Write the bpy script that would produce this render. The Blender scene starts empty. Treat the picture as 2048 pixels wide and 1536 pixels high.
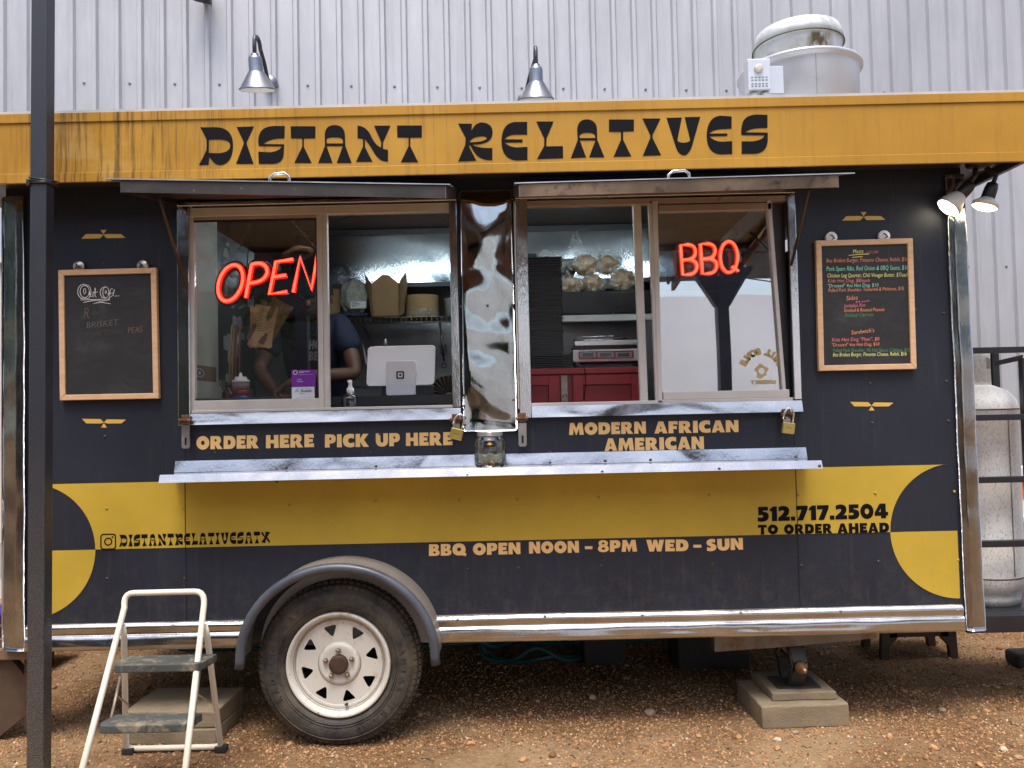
import bpy, bmesh, math, random
from mathutils import Vector, Matrix, noise
R = math.radians
random.seed(7)
scene = bpy.context.scene
COL = scene.collection
# ------------------------------------------------------------------ camera
F_PX, CAM_D, CAM_H, PITCH, ROLL = 1538.0, 3.34, 1.39, R(1.9), R(1.26)
cam_data = bpy.data.cameras.new("camera")
cam = bpy.data.objects.new("camera", cam_data); COL.objects.link(cam)
cam_data.sensor_width = 36.0; cam_data.lens = F_PX / 2048 * 36.0
cam_data.clip_start = 0.05; cam_data.clip_end = 500
_c, _s, _cp, _sp = math.cos(ROLL), math.sin(ROLL), math.cos(PITCH), math.sin(PITCH)
_X = Vector((1, 0, 0)) * _c - Vector((0, -_sp, _cp)) * _s
_Y = Vector((1, 0, 0)) * _s + Vector((0, -_sp, _cp)) * _c
_Z = -Vector((0, _cp, _sp))
cam.matrix_world = Matrix(((_X.x, _Y.x, _Z.x, 0), (_X.y, _Y.y, _Z.y, -CAM_D), (_X.z, _Y.z, _Z.z, CAM_H), (0, 0, 0, 1)))
scene.camera = cam
# ------------------------------------------------------------------ light
SUN_EL, SUN_AZ = R(70), R(188)
world = bpy.data.worlds.new("World"); scene.world = world; world.use_nodes = True
_n = world.node_tree.nodes; _bg = _n["Background"]
_sky = _n.new("ShaderNodeTexSky"); _sky.sky_type = 'NISHITA'; _sky.sun_disc = False
_sky.sun_elevation = SUN_EL; _sky.sun_rotation = SUN_AZ; _sky.air_density = 1.0; _sky.dust_density = 4.0; _sky.ozone_density = 1.0
world.node_tree.links.new(_sky.outputs[0], _bg.inputs[0]); _bg.inputs[1].default_value = 0.15
sun_d = bpy.data.lights.new("sun", 'SUN'); sun_d.energy = 1.55; sun_d.angle = R(26); sun_d.color = (1, .98, .95)
sun = bpy.data.objects.new("sun", sun_d); COL.objects.link(sun)
_sd = Vector((math.sin(SUN_AZ) * math.cos(SUN_EL), math.cos(SUN_AZ) * math.cos(SUN_EL), math.sin(SUN_EL)))
sun.rotation_euler = _sd.to_track_quat('Z', 'Y').to_euler(); sun.location = (0, -6, 9)
scene.view_settings.view_transform = 'Standard'; scene.view_settings.look = 'None'
scene.view_settings.exposure = 1.0; scene.view_settings.gamma = 1
scene.cycles.max_bounces = 10; scene.cycles.transparent_max_bounces = 16
# ------------------------------------------------------------------ pixel -> point of the photographed place
def ray(px, py):
    u = (px - 1024) / F_PX; v = -(py - 768) / F_PX
    r = u * _c + v * _s; t = -u * _s + v * _c
    return r, _cp - t * _sp, _sp + t * _cp
def at(px, py, Y=0.0):
    r, f, z = ray(px, py); k = (Y + CAM_D) / f
    return Vector((r * k, Y, CAM_H + z * k))
# ------------------------------------------------------------------ helpers
def root_loc(p):
    v = Vector((0, 0, 0))
    while p is not None:
        v += p.location; p = p.parent
    return v
def tag(o, label=None, cat=None, group=None, kind=None):
    if label: o["label"] = label
    if cat: o["category"] = cat
    if group: o["group"] = group
    if kind: o["kind"] = kind
    return o
def thing(name, label, cat, loc=(0, 0, 0), group=None):
    o = bpy.data.objects.new(name, None); COL.objects.link(o)
    o.location = loc; o.empty_display_size = .1
    return tag(o, label, cat, group)
def link_mesh(name, me, mat, parent=None):
    o = bpy.data.objects.new(name, me); COL.objects.link(o)
    if mat is not None:
        me.materials.clear(); me.materials.append(mat)
    if parent is not None:
        me.transform(Matrix.Translation(-root_loc(parent))); o.parent = parent
    return o
class MB:
    """collects shapes (world coordinates) and links them as one mesh object"""
    def __init__(s): s.bm = bmesh.new()
    def box(s, a, b, rot=None, piv=None):
        x0, y0, z0 = [min(p, q) for p, q in zip(a, b)]; x1, y1, z1 = [max(p, q) for p, q in zip(a, b)]
        P = [(x0,y0,z0),(x1,y0,z0),(x1,y1,z0),(x0,y1,z0),(x0,y0,z1),(x1,y0,z1),(x1,y1,z1),(x0,y1,z1)]
        return s.hexa(P, rot, piv)
    def hexa(s, P, rot=None, piv=None):
        P = [Vector(p) for p in P]
        if rot is not None:
            c = Vector(piv) if piv is not None else sum(P, Vector()) / 8
            P = [c + rot @ (p - c) for p in P]
        v = [s.bm.verts.new(p) for p in P]
        for f in ((0,3,2,1),(4,5,6,7),(0,1,5,4),(1,2,6,5),(2,3,7,6),(3,0,4,7)):
            s.bm.faces.new([v[i] for i in f])
        return s
    def prism(s, pts, d):
        """pts: closed polygon of 3-D points, extruded by vector d"""
        d = Vector(d); a = [s.bm.verts.new(p) for p in pts]; b = [s.bm.verts.new(Vector(p) + d) for p in pts]
        n = len(pts)
        s.bm.faces.new(a[::-1]); s.bm.faces.new(b)
        for i in range(n): s.bm.faces.new((a[i], a[(i+1) % n], b[(i+1) % n], b[i]))
        return s
    def tube(s, pts, r, n=10, closed=False, smooth=True, flat=1.0):
        pts = [Vector(p) for p in pts]; m = len(pts); rs = r if isinstance(r, (list, tuple)) else [r] * m
        rings = []; up = None
        for i, p in enumerate(pts):
            t = (pts[(i+1) % m] - pts[i-1]) if closed else (pts[min(i+1, m-1)] - pts[max(i-1, 0)])
            if t.length < 1e-9: t = Vector((0, 0, 1))
            t.normalize()
            if up is None:
                up = Vector((0, 0, 1)) if abs(t.z) < .9 else Vector((0, 1, 0))
            a = t.cross(up)
            if a.length < 1e-6: a = t.cross(Vector((1, 0, 0)))
            a.normalize(); b = a.cross(t).normalized(); up = b
            rings.append([s.bm.verts.new(p + (a * math.cos(2*math.pi*k/n) + b * flat * math.sin(2*math.pi*k/n)) * rs[i]) for k in range(n)])
        for i in range(m if closed else m - 1):
            A, B = rings[i], rings[(i+1) % m]
            for k in range(n):
                f = s.bm.faces.new((A[k], A[(k+1) % n], B[(k+1) % n], B[k])); f.smooth = smooth
        if not closed:
            s.bm.faces.new(rings[0][::-1]); s.bm.faces.new(rings[-1])
        return s
    def lathe(s, prof, c, axis='Z', n=32, smooth=True, M=None, caps=True):
        """prof: list of (radius, height); axis through c"""
        c = Vector(c); rings = []
        def pt(r, h, a):
            x, y = r * math.cos(a), r * math.sin(a)
            v = Vector((x, y, h)) if axis == 'Z' else Vector((x, h, y)) if axis == 'Y' else Vector((h, x, y))
            if M is not None: v = M @ v
            return c + v
        for r, h in prof:
            rings.append([s.bm.verts.new(pt(max(r, 1e-4), h, 2*math.pi*k/n)) for k in range(n)])
        for A, B in zip(rings, rings[1:]):
            for k in range(n):
                f = s.bm.faces.new((A[k], A[(k+1) % n], B[(k+1) % n], B[k])); f.smooth = smooth
        if caps: s.bm.faces.new(rings[0][::-1]); s.bm.faces.new(rings[-1])
        return s
    def ball(s, c, r, sub=2, scale=(1, 1, 1), jit=0, rot=None):
        t = bmesh.ops.create_icosphere(s.bm, subdivisions=sub, radius=1.0); c = Vector(c)
        for v in t['verts']:
            k = 1 + (jit * noise.noise(v.co * 2.3 + c * 9) if jit else 0)
            q = Vector((v.co.x * scale[0], v.co.y * scale[1], v.co.z * scale[2])) * r * k
            v.co = c + (rot @ q if rot is not None else q)
            for f in v.link_faces: f.smooth = True
        return s
    def grid(s, fn, nu, nv, smooth=True):
        V = [[s.bm.verts.new(fn(i / nu, j / nv)) for j in range(nv + 1)] for i in range(nu + 1)]
        for i in range(nu):
            for j in range(nv):
                f = s.bm.faces.new((V[i][j], V[i+1][j], V[i+1][j+1], V[i][j+1])); f.smooth = smooth
        return s
    def build_each(s, name, mat, parent=None, bev=0):
        """every loose piece becomes a mesh object of its own"""
        bm = s.bm; bm.verts.index_update(); seen = set(); out = []
        for v0 in list(bm.verts):
            if v0 in seen: continue
            st, isl = [v0], []; seen.add(v0)
            while st:
                v = st.pop(); isl.append(v)
                for e in v.link_edges:
                    w = e.other_vert(v)
                    if w not in seen: seen.add(w); st.append(w)
            m = MB(); mp = {v: m.bm.verts.new(v.co) for v in isl}
            for f in {f for v in isl for f in v.link_faces}:
                g = m.bm.faces.new([mp[v] for v in f.verts]); g.smooth = f.smooth
            out.append(m.build(name, mat, parent, bev))
        bm.free(); return out
    def build(s, name, mat, parent=None, bev=0, label=None, normals=True):
        if normals: bmesh.ops.recalc_face_normals(s.bm, faces=s.bm.faces)
        me = bpy.data.meshes.new(name); s.bm.to_mesh(me); s.bm.free()
        o = link_mesh(name, me, mat, parent)
        if bev:
            m = o.modifiers.new("bevel", 'BEVEL'); m.width = bev; m.segments = 2; m.limit_method = 'ANGLE'; m.angle_limit = R(40)
        if label: o["label"] = label
        return o
def copy_tree(o, parent=None):
    c = o.copy(); COL.objects.link(c); c.parent = parent
    for ch in list(o.children): copy_tree(ch, c)
    return c
def arc(cx, cy, r, a0, a1, n=16, ry=None):
    ry = r if ry is None else ry
    return [(cx + r * math.cos(R(a0 + (a1 - a0) * i / n)), cy + ry * math.sin(R(a0 + (a1 - a0) * i / n))) for i in range(n + 1)]
# ------------------------------------------------------------------ materials
def new_mat(name):
    m = bpy.data.materials.new(name); m.use_nodes = True
    nt = m.node_tree; b = nt.nodes["Principled BSDF"]
    return m, nt, b
def N(nt, t, **kw):
    n = nt.nodes.new(t)
    for k, v in kw.items(): setattr(n, k, v)
    return n
def coords(nt, scale=(1, 1, 1)):
    tc = N(nt, "ShaderNodeTexCoord"); mp = N(nt, "ShaderNodeMapping"); mp.inputs['Scale'].default_value = scale
    nt.links.new(tc.outputs['Object'], mp.inputs[0]); return mp.outputs[0]
def tex(nt, vec, scale, detail=4, rough=.6, dist=0):
    n = N(nt, "ShaderNodeTexNoise"); n.inputs['Scale'].default_value = scale; n.inputs['Detail'].default_value = detail
    n.inputs['Roughness'].default_value = rough; n.inputs['Distortion'].default_value = dist
    nt.links.new(vec, n.inputs['Vector']); return n.outputs['Fac']
def ramp(nt, fac, stops):
    r = N(nt, "ShaderNodeValToRGB"); e = r.color_ramp.elements
    while len(e) < len(stops): e.new(.5)
    for x, (p, c) in zip(e, stops):
        x.position = p; x.color = (c, c, c, 1) if not hasattr(c, '__len__') else (*c, 1)
    nt.links.new(fac, r.inputs[0]); return r.outputs[0]
def mix(nt, fac, a, b, mode='MIX'):
    m = N(nt, "ShaderNodeMix", data_type='RGBA', blend_type=mode)
    for i, v in ((0, fac), (6, a), (7, b)):
        s = m.inputs[i]
        if hasattr(v, 'is_output'): nt.links.new(v, s)
        elif hasattr(v, '__len__'): s.default_value = (*v, 1)
        else: s.default_value = v
    return m.outputs[2]
def bump(nt, b, h, dist, strength=1.0):
    n = N(nt, "ShaderNodeBump"); n.inputs['Distance'].default_value = dist; n.inputs['Strength'].default_value = strength
    prev = b.inputs['Normal'].links[0].from_socket if b.inputs['Normal'].links else None
    if prev: nt.links.new(prev, n.inputs['Normal'])
    nt.links.new(h, n.inputs['Height']); nt.links.new(n.outputs[0], b.inputs['Normal'])
MATS = {}
def pm(name, col, rough=.5, metal=0, var=.12, vs=6, bmp=0, bs=60, stretch=(1, 1, 1), dirt=None, spots=None, spec=.5, emit=None, rvar=.15, wave=0, ws=3.0, coat=0):
    """general painted / worn surface: colour mottling, optional dirt patches, specks, fine bump and broad waviness"""
    if name in MATS: return MATS[name]
    m, nt, b = new_mat(name)
    v = coords(nt, stretch); n1 = tex(nt, v, vs, 6)
    lo = tuple(c * (1 - var) for c in col); hi = tuple(min(1, c * (1 + var)) for c in col)
    c = mix(nt, ramp(nt, n1, [(.3, 0), (.7, 1)]), lo, hi)
    if dirt:
        dc, ds, th, w = dirt
        dv = coords(nt, (1, 1, 1))
        f = ramp(nt, tex(nt, dv, ds, 8, .7, .4), [(th, 0), (min(th + w, 1), 1)])
        c = mix(nt, f, c, dc)
    if spots:
        sc, ss, th = spots
        f2 = ramp(nt, tex(nt, coords(nt), ss, 2, .5), [(th, 0), (th + .03, 1)])
        c = mix(nt, f2, c, sc)
    nt.links.new(c, b.inputs['Base Color'])
    if rvar:
        rr = N(nt, "ShaderNodeMapRange"); nt.links.new(n1, rr.inputs[0]); rr.inputs[1].default_value = .3; rr.inputs[2].default_value = .7
        rr.inputs[3].default_value = max(.02, rough * (1 - rvar)); rr.inputs[4].default_value = min(1, rough * (1 + rvar))
        nt.links.new(rr.outputs[0], b.inputs['Roughness'])
    else: b.inputs['Roughness'].default_value = rough
    b.inputs['Metallic'].default_value = metal; b.inputs['Specular IOR Level'].default_value = spec
    b.inputs['Coat Weight'].default_value = coat
    if wave: bump(nt, b, tex(nt, coords(nt), ws, 1.5, .4), wave)
    if bmp: bump(nt, b, tex(nt, coords(nt), bs, 4), bmp)
    if emit:
        b.inputs['Emission Color'].default_value = (*emit[:3], 1); b.inputs['Emission Strength'].default_value = emit[3]
    MATS[name] = m; return m
def glow(name, col, strength):
    if name in MATS: return MATS[name]
    m, nt, b = new_mat(name); b.inputs['Base Color'].default_value = (*col, 1)
    b.inputs['Emission Color'].default_value = (*col, 1); b.inputs['Emission Strength'].default_value = strength
    MATS[name] = m; return m
def glass(name, refl=.08, tint=(1, 1, 1), rough=0.0, wave=0.0):
    """thin pane: transparent plus a mirror reflection that grows at grazing angles"""
    m, nt, b = new_mat(name); nt.nodes.remove(b); out = nt.nodes["Material Output"]
    tr = N(nt, "ShaderNodeBsdfTransparent"); tr.inputs[0].default_value = (*tint, 1)
    gl = N(nt, "ShaderNodeBsdfGlossy"); gl.inputs['Roughness'].default_value = rough; gl.inputs[0].default_value = (1, 1, 1, 1)
    lw = N(nt, "ShaderNodeLayerWeight"); lw.inputs[0].default_value = .25
    mr = N(nt, "ShaderNodeMapRange"); mr.inputs[1].default_value = 0; mr.inputs[2].default_value = 1; mr.inputs[3].default_value = refl; mr.inputs[4].default_value = 1
    nt.links.new(lw.outputs['Fresnel'], mr.inputs[0])
    sm = N(nt, "ShaderNodeMath", operation='MULTIPLY'); sm.inputs[1].default_value = 1.0
    dt = ramp(nt, tex(nt, coords(nt), 5, 6), [(.3, .9), (.7, 1)])
    nt.links.new(mr.outputs[0], sm.inputs[0]); nt.links.new(dt, sm.inputs[1])
    if wave:
        bp = N(nt, "ShaderNodeBump"); bp.inputs['Distance'].default_value = wave
        nt.links.new(tex(nt, coords(nt), 2.2, 1), bp.inputs['Height']); nt.links.new(bp.outputs[0], gl.inputs['Normal'])
    ms = N(nt, "ShaderNodeMixShader"); nt.links.new(sm.outputs[0], ms.inputs[0])
    nt.links.new(tr.outputs[0], ms.inputs[1]); nt.links.new(gl.outputs[0], ms.inputs[2]); nt.links.new(ms.outputs[0], out.inputs[0])
    return m
def steel(name, col=(.62, .62, .63), rough=.1, wave=.02, ws=3.0, stretch=(1, 1, 1), smudge=.25, scratch=.0006):
    if name in MATS: return MATS[name]
    m, nt, b = new_mat(name)
    n1 = tex(nt, coords(nt), 7, 8, .7)
    nt.links.new(mix(nt, ramp(nt, n1, [(.35, 0), (.7, 1)]), tuple(c * .8 for c in col), col), b.inputs['Base Color'])
    b.inputs['Metallic'].default_value = 1
    nt.links.new(ramp(nt, n1, [(.3, rough), (.75, min(1, rough + smudge))]), b.inputs['Roughness'])
    if wave: bump(nt, b, tex(nt, coords(nt, stretch), ws, 1.6, .45, .6), wave)
    if scratch: bump(nt, b, tex(nt, coords(nt, (1, 1, .15)), 220, 3), scratch)
    MATS[name] = m; return m
# ------------------------------------------------------------------ outlines and lettering
def path(s):
    """'M x,y L x,y Q cx,cy x,y Z' and 'O cx,cy,rx,ry' -> list of contours"""
    out = []; cur = []; tk = s.replace('Z', ' Z ').split(); i = 0
    def xy(t): return tuple(float(q) for q in t.split(','))
    while i < len(tk):
        t = tk[i]
        if t == 'Z': out.append(cur); cur = []; i += 1; continue
        if t[0] == 'O':
            cx, cy, rx, ry = xy(t[1:]); out.append([(cx + rx * math.cos(2*math.pi*k/28), cy + ry * math.sin(2*math.pi*k/28)) for k in range(28)]); i += 1; continue
        if t[0] == 'M': cur = [xy(t[1:])]; i += 1; continue
        if t[0] == 'L': cur.append(xy(t[1:])); i += 1; continue
        if t[0] == 'Q':
            p0 = cur[-1]; c = xy(t[1:]); p1 = xy(tk[i+1]); i += 2
            for k in range(1, 9):
                u = k / 8; cur.append(tuple((1-u)**2*a + 2*u*(1-u)*b_ + u*u*d for a, b_, d in zip(p0, c, p1)))
            continue
        cur.append(xy(t)); i += 1
    return out
def fill_mesh(contours, name, thick=.0006):
    """filled flat outline (holes by even-odd) as a mesh in XY with a little thickness"""
    cu = bpy.data.curves.new(name, 'CURVE'); cu.dimensions = '2D'; cu.fill_mode = 'BOTH'; cu.extrude = thick
    for ct in contours:
        sp = cu.splines.new('POLY'); sp.points.add(len(ct) - 1); sp.use_cyclic_u = True
        for p, q in zip(sp.points, ct): p.co = (q[0], q[1], 0, 1)
    tmp = bpy.data.objects.new(name, cu); me = bpy.data.meshes.new_from_object(tmp)
    bpy.data.objects.remove(tmp); bpy.data.curves.remove(cu); return me
def stand(me, Y):
    """XY drawing -> upright XZ plane at depth Y, facing the street"""
    me.transform(Matrix.Translation((0, Y, 0)) @ Matrix.Rotation(R(90), 4, 'X')); return me
def decal(contours, name, mat, parent, Y, thick=.0006, label=None):
    o = link_mesh(name, stand(fill_mesh(contours, name, thick), Y), mat, parent)
    if label: o["label"] = label
    return o
def px_contours(cts, Y, fx):
    return [[(lambda v: (v.x, v.z))(at(*fx(p), Y)) for p in c] for c in cts]
def text_mesh(s, size, name='writing', shear=0, bold=0.0, align='LEFT', thick=.0003, space=1.0):
    cu = bpy.data.curves.new(name, 'FONT'); cu.body = s; cu.size = size; cu.shear = shear; cu.offset = bold; cu.extrude = thick
    cu.align_x = align; cu.space_character = space; cu.resolution_u = 2
    tmp = bpy.data.objects.new(name, cu); me = bpy.data.meshes.new_from_object(tmp)
    bpy.data.objects.remove(tmp); bpy.data.curves.remove(cu); return me
def join_meshes(ms, name):
    bm = bmesh.new()
    for m in ms:
        bm.from_mesh(m); bpy.data.meshes.remove(m)
    me = bpy.data.meshes.new(name); bm.to_mesh(me); bm.free(); return me
def fit_text(s, a, b, h, name, Y, shear=0, bold=0):
    """one line of handwriting from point a (x,z baseline left) to b (baseline right), capital height h"""
    me = text_mesh(s, 1.0, name, shear, bold)
    xs = [v.co.x for v in me.vertices]; w = max(xs) - min(xs); x0 = min(xs)
    L = math.hypot(b[0]-a[0], b[1]-a[1]); ang = math.atan2(b[1]-a[1], b[0]-a[0])
    me.transform(Matrix.Translation((a[0], a[1], 0)) @ Matrix.Rotation(ang, 4, 'Z') @ Matrix.Diagonal((L / w, h / .69, .4, 1)) @ Matrix.Translation((-x0, 0, 0)))
    return stand(me, Y)
GL = {  # heavy rounded capitals (unit height)
'A': "M0,0 L.3,1 L.64,1 L.94,0 L.6,0 L.57,.15 L.35,.15 L.32,0 Z M.39,.36 L.53,.36 L.46,.66 Z",
'B': "M0,0 L.02,1 L.44,1 Q.76,1 .76,.75 Q.76,.58 .62,.53 Q.82,.46 .82,.27 Q.82,0 .46,0 Z O.4,.71,.075,.08 O.43,.29,.1,.09",
'C': "M.82,.97 L.8,.62 Q.7,.7 .58,.7 Q.38,.68 .38,.5 Q.38,.31 .58,.3 Q.7,.3 .82,.38 L.84,.03 Q.68,-.02 .5,-.02 Q0,.02 0,.5 Q0,.98 .5,1.02 Q.68,1.02 .82,.97 Z",
'D': "M0,0 L.02,1 L.42,1 Q.92,1 .92,.5 Q.92,0 .42,0 Z M.33,.3 L.33,.7 Q.56,.7 .56,.5 Q.56,.3 .33,.3 Z",
'E': "M0,0 L.02,1 L.68,1 L.7,.71 L.34,.74 L.34,.62 L.62,.62 L.62,.38 L.34,.38 L.34,.26 L.7,.29 L.7,0 Z",
'F': "M0,0 L.02,1 L.66,1 L.67,.71 L.34,.74 L.34,.58 L.6,.6 L.6,.33 L.34,.35 L.36,0 Z",
'H': "M0,0 L.02,1 L.34,1 L.33,.63 L.6,.63 L.59,1 L.91,1 L.93,0 L.59,0 L.6,.36 L.33,.36 L.34,0 Z",
'I': "M0,0 L.02,1 L.34,1 L.36,0 Z",
'K': "M0,0 L.02,1 L.34,1 L.33,.62 L.56,1 L.95,1 L.62,.53 L.98,0 L.57,0 L.33,.4 L.35,0 Z",
'M': "M0,0 L.1,1 L.4,1 L.58,.52 L.76,1 L1.06,1 L1.16,0 L.83,0 L.79,.52 L.6,0 L.54,0 L.36,.52 L.32,0 Z",
'N': "M0,0 L.02,1 L.34,1 L.62,.5 L.6,1 L.92,1 L.92,0 L.62,0 L.31,.5 L.33,0 Z",
'O': "O.5,.5,.5,.52 O.5,.5,.15,.17",
'P': "M0,0 L.02,1 L.44,1 Q.8,1 .8,.66 Q.8,.3 .42,.3 L.34,.3 L.35,0 Z M.33,.55 L.33,.76 Q.48,.76 .48,.66 Q.48,.55 .33,.55 Z",
'Q': "M.62,0 L1.02,-.08 L1.06,.14 L.92,.2 Q1,.32 1,.5 Q.98,1 .5,1.02 Q0,1 0,.5 Q0,0 .5,-.02 Z O.5,.5,.15,.17",
'R': "M0,0 L.02,1 L.46,1 Q.82,1 .82,.68 Q.82,.48 .66,.4 L.94,0 L.54,0 L.34,.36 L.35,0 Z M.33,.57 L.33,.77 Q.49,.77 .49,.67 Q.49,.57 .33,.57 Z",
'S': "M.66,.97 L.64,.68 Q.54,.74 .45,.74 Q.36,.73 .4,.66 Q.46,.62 .56,.58 Q.74,.5 .74,.3 Q.72,0 .36,-.02 Q.16,-.02 .03,.04 L.05,.34 Q.18,.26 .28,.26 Q.38,.27 .33,.36 Q.28,.4 .18,.45 Q.02,.52 .02,.7 Q.04,1 .4,1.02 Q.54,1.02 .66,.97 Z",
'T': "M.26,0 L.28,.72 L0,.7 L.01,1 L.85,1 L.86,.7 L.58,.72 L.6,0 Z",
'U': "M0,1 L.34,1 L.34,.42 Q.34,.28 .45,.28 Q.56,.28 .56,.42 L.56,1 L.9,1 L.9,.42 Q.88,0 .45,-.02 Q.02,0 0,.42 Z",
'W': "M0,1 L.36,1 L.43,.5 L.54,1 L.78,1 L.89,.5 L.96,1 L1.3,1 L1.08,0 L.78,0 L.66,.46 L.54,0 L.22,0 Z",
'0': "O.42,.5,.42,.52 O.42,.5,.14,.2", '1': "M.12,0 L.14,.68 L0,.66 L.02,.84 L.22,1 L.46,1 L.46,0 Z",
'2': "M0,0 L0,.22 Q.36,.5 .38,.62 Q.38,.72 .28,.72 Q.16,.72 .06,.64 L.03,.94 Q.18,1.02 .36,1.02 Q.72,1 .72,.66 Q.72,.46 .5,.27 L.74,.28 L.74,0 Z",
'4': "M.4,0 L.4,.18 L0,.18 L0,.4 L.34,1 L.72,1 L.72,.43 L.86,.43 L.86,.18 L.72,.18 L.72,0 Z M.4,.43 L.4,.68 L.26,.43 Z",
'5': "M.06,1 L.68,1 L.68,.74 L.36,.74 L.36,.66 Q.72,.66 .72,.34 Q.7,0 .3,-.02 Q.12,-.02 0,.04 L.03,.32 Q.14,.26 .24,.26 Q.36,.27 .36,.36 Q.34,.44 .2,.44 L.06,.42 Z",
'7': "M0,1 L.74,1 L.74,.78 L.42,0 L.06,0 L.36,.72 L0,.72 Z",
'8': "M.4,1.02 Q.76,1 .76,.74 Q.76,.6 .66,.54 Q.82,.46 .82,.28 Q.8,0 .4,-.02 Q0,0 0,.28 Q0,.46 .16,.54 Q.06,.6 .06,.74 Q.06,1 .4,1.02 Z O.41,.73,.1,.09 O.41,.29,.13,.11",
'-': "M0,.34 L0,.62 L.48,.62 L.48,.34 Z", '.': "M0,0 L0,.28 L.28,.28 L.28,0 Z"}
def heavy(s, gap=.08, sp=.42):
    out = []; x = 0
    for ch in s:
        if ch == ' ': x += sp; continue
        cts = path(GL[ch]); w = max(p[0] for c in cts for p in c)
        out += [[(p[0] + x, p[1]) for p in c] for c in cts]; x += w + gap
    return out, x - gap
def heavy_line(s, a, b, h, gap=.08, sp=.42):
    """contours in wall coordinates: baseline from a=(x,z) to b, letter height h"""
    cts, w = heavy(s, gap, sp); kx = (b[0] - a[0]) / w
    return [[(a[0] + p[0] * kx, a[1] + (b[1] - a[1]) * p[0] / w + p[1] * h) for p in c] for c in cts]
# =================================================================== SETTING
gm, nt, b = new_mat("gravel soil")
v = coords(nt)
nA = tex(nt, v, 1.3, 6, .65); nB = tex(nt, v, 42, 6, .75); nC = tex(nt, v, 120, 3, .6)
c = mix(nt, ramp(nt, nB, [(.32, 0), (.68, 1)]), (.085, .045, .022), (.36, .205, .095))
c = mix(nt, ramp(nt, nA, [(.46, 0), (.62, .6)]), c, (.44, .31, .175))
nt.links.new(c, b.inputs['Base Color']); b.inputs['Roughness'].default_value = .95; b.inputs['Specular IOR Level'].default_value = .2
bump(nt, b, nB, .02, .8); bump(nt, b, nC, .008, .7)
g = MB()
g.grid(lambda u, w: Vector((-60 + 120*u, -60 + 120*w, 0.0)), 60, 60)
ground = g.build("ground", gm); tag(ground, kind="structure")
# loose stones: one sheet of countless pebbles
def pebbles():
    rng = random.Random(3); V = []; Fc = []
    t = (1 + 5 ** .5) / 2
    ico = [Vector(p).normalized() for p in ((-1,t,0),(1,t,0),(-1,-t,0),(1,-t,0),(0,-1,t),(0,1,t),(0,-1,-t),(0,1,-t),(t,0,-1),(t,0,1),(-t,0,-1),(-t,0,1))]
    fa = [(0,11,5),(0,5,1),(0,1,7),(0,7,10),(0,10,11),(1,5,9),(5,11,4),(11,10,2),(10,7,6),(7,1,8),(3,9,4),(3,4,2),(3,2,6),(3,6,8),(3,8,9),(4,9,5),(2,4,11),(6,2,10),(8,6,7),(9,8,1)]
    for i in range(88000):
        y = -.62 + 3.6 * rng.random() ** 1.7; x = rng.uniform(-2.75, 2.75) * (1 + .12 * y)
        dens = noise.noise(Vector((x * 1.1, y * 1.6, 3)))
        if y < -.12 and rng.random() > .55 + dens: continue
        r = .0027 + .0038 * rng.random() ** 2 + (.009 * rng.random() + .004 if rng.random() < .006 else 0)
        sx, sy, sz = (rng.uniform(.7, 1.35) for _ in range(3)); a = rng.random() * 6.28; ca, sa = math.cos(a), math.sin(a)
        o = len(V)
        for p in ico:
            k = r * rng.uniform(.82, 1.14); px, py = p.x * sx * k, p.y * sy * k
            V.append((x + px * ca - py * sa, y + px * sa + py * ca, r * .35 + p.z * sz * .75 * k))
        Fc += [(q[0] + o, q[1] + o, q[2] + o) for q in fa]
    me = bpy.data.meshes.new("gravel"); me.from_pydata(V, [], Fc); return me
pm_, nt, b = new_mat("pebble")
ge = N(nt, "ShaderNodeNewGeometry")
c = ramp(nt, ge.outputs['Random Per Island'], [(0, (.09, .047, .024)), (.25, (.36, .185, .08)), (.55, (.50, .28, .125)), (.8, (.20, .105, .05)), (.94, (.52, .34, .19)), (1, (.56, .46, .33))])
nt.links.new(c, b.inputs['Base Color']); b.inputs['Roughness'].default_value = .8; b.inputs['Specular IOR Level'].default_value = .3
gravel = link_mesh("gravel", pebbles(), pm_)
tag(gravel, "loose orange brown gravel scattered over the ground around the trailer", kind="stuff")

# ------------------------------------------------------------------ corrugated metal building
YAW = R(4.6); BY = 2.95
bd = Vector((math.cos(YAW), math.sin(YAW), 0)); bn = Vector((math.sin(YAW), -math.cos(YAW), 0))
def bpt(s, z, out=0.0): return Vector((0, BY, 0)) + bd * s + bn * out + Vector((0, 0, z))
bm_, nt, b = new_mat("galvalume siding")
v = coords(nt, (1, 1, .12)); n1 = tex(nt, v, 9, 6, .7); n2 = tex(nt, coords(nt), 1.2, 3)
c = mix(nt, ramp(nt, n1, [(.3, 0), (.75, 1)]), (.39, .392, .412), (.485, .487, .508))
c = mix(nt, ramp(nt, n2, [(.4, 0), (.8, .4)]), c, (.30, .30, .31))
c = mix(nt, ramp(nt, tex(nt, coords(nt, (5, 5, .22)), 2.2, 7, .7), [(.55, 0), (.78, .55)]), c, (.25, .25, .26))
c = mix(nt, ramp(nt, tex(nt, coords(nt), 90, 2), [(.70, 0), (.74, .5)]), c, (.30, .30, .31))
nt.links.new(c, b.inputs['Base Color']); b.inputs['Metallic'].default_value = .25; b.inputs['Roughness'].default_value = .5
bump(nt, b, tex(nt, coords(nt, (1, 1, .3)), 6, 3), .006)
building = thing("metal_building", "tall building clad in pale grey ribbed metal sheet behind the food trailer", "building", (0, BY, 0))
PIT = .1745; m = MB(); prof = []
s = -9.0
while s < 9.5:
    prof += [(s, 0), (s + PIT - .056, 0), (s + PIT - .043, .026), (s + PIT - .013, .026)]; s += PIT
zs = [-.1, 2.2, 7.5]
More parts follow.
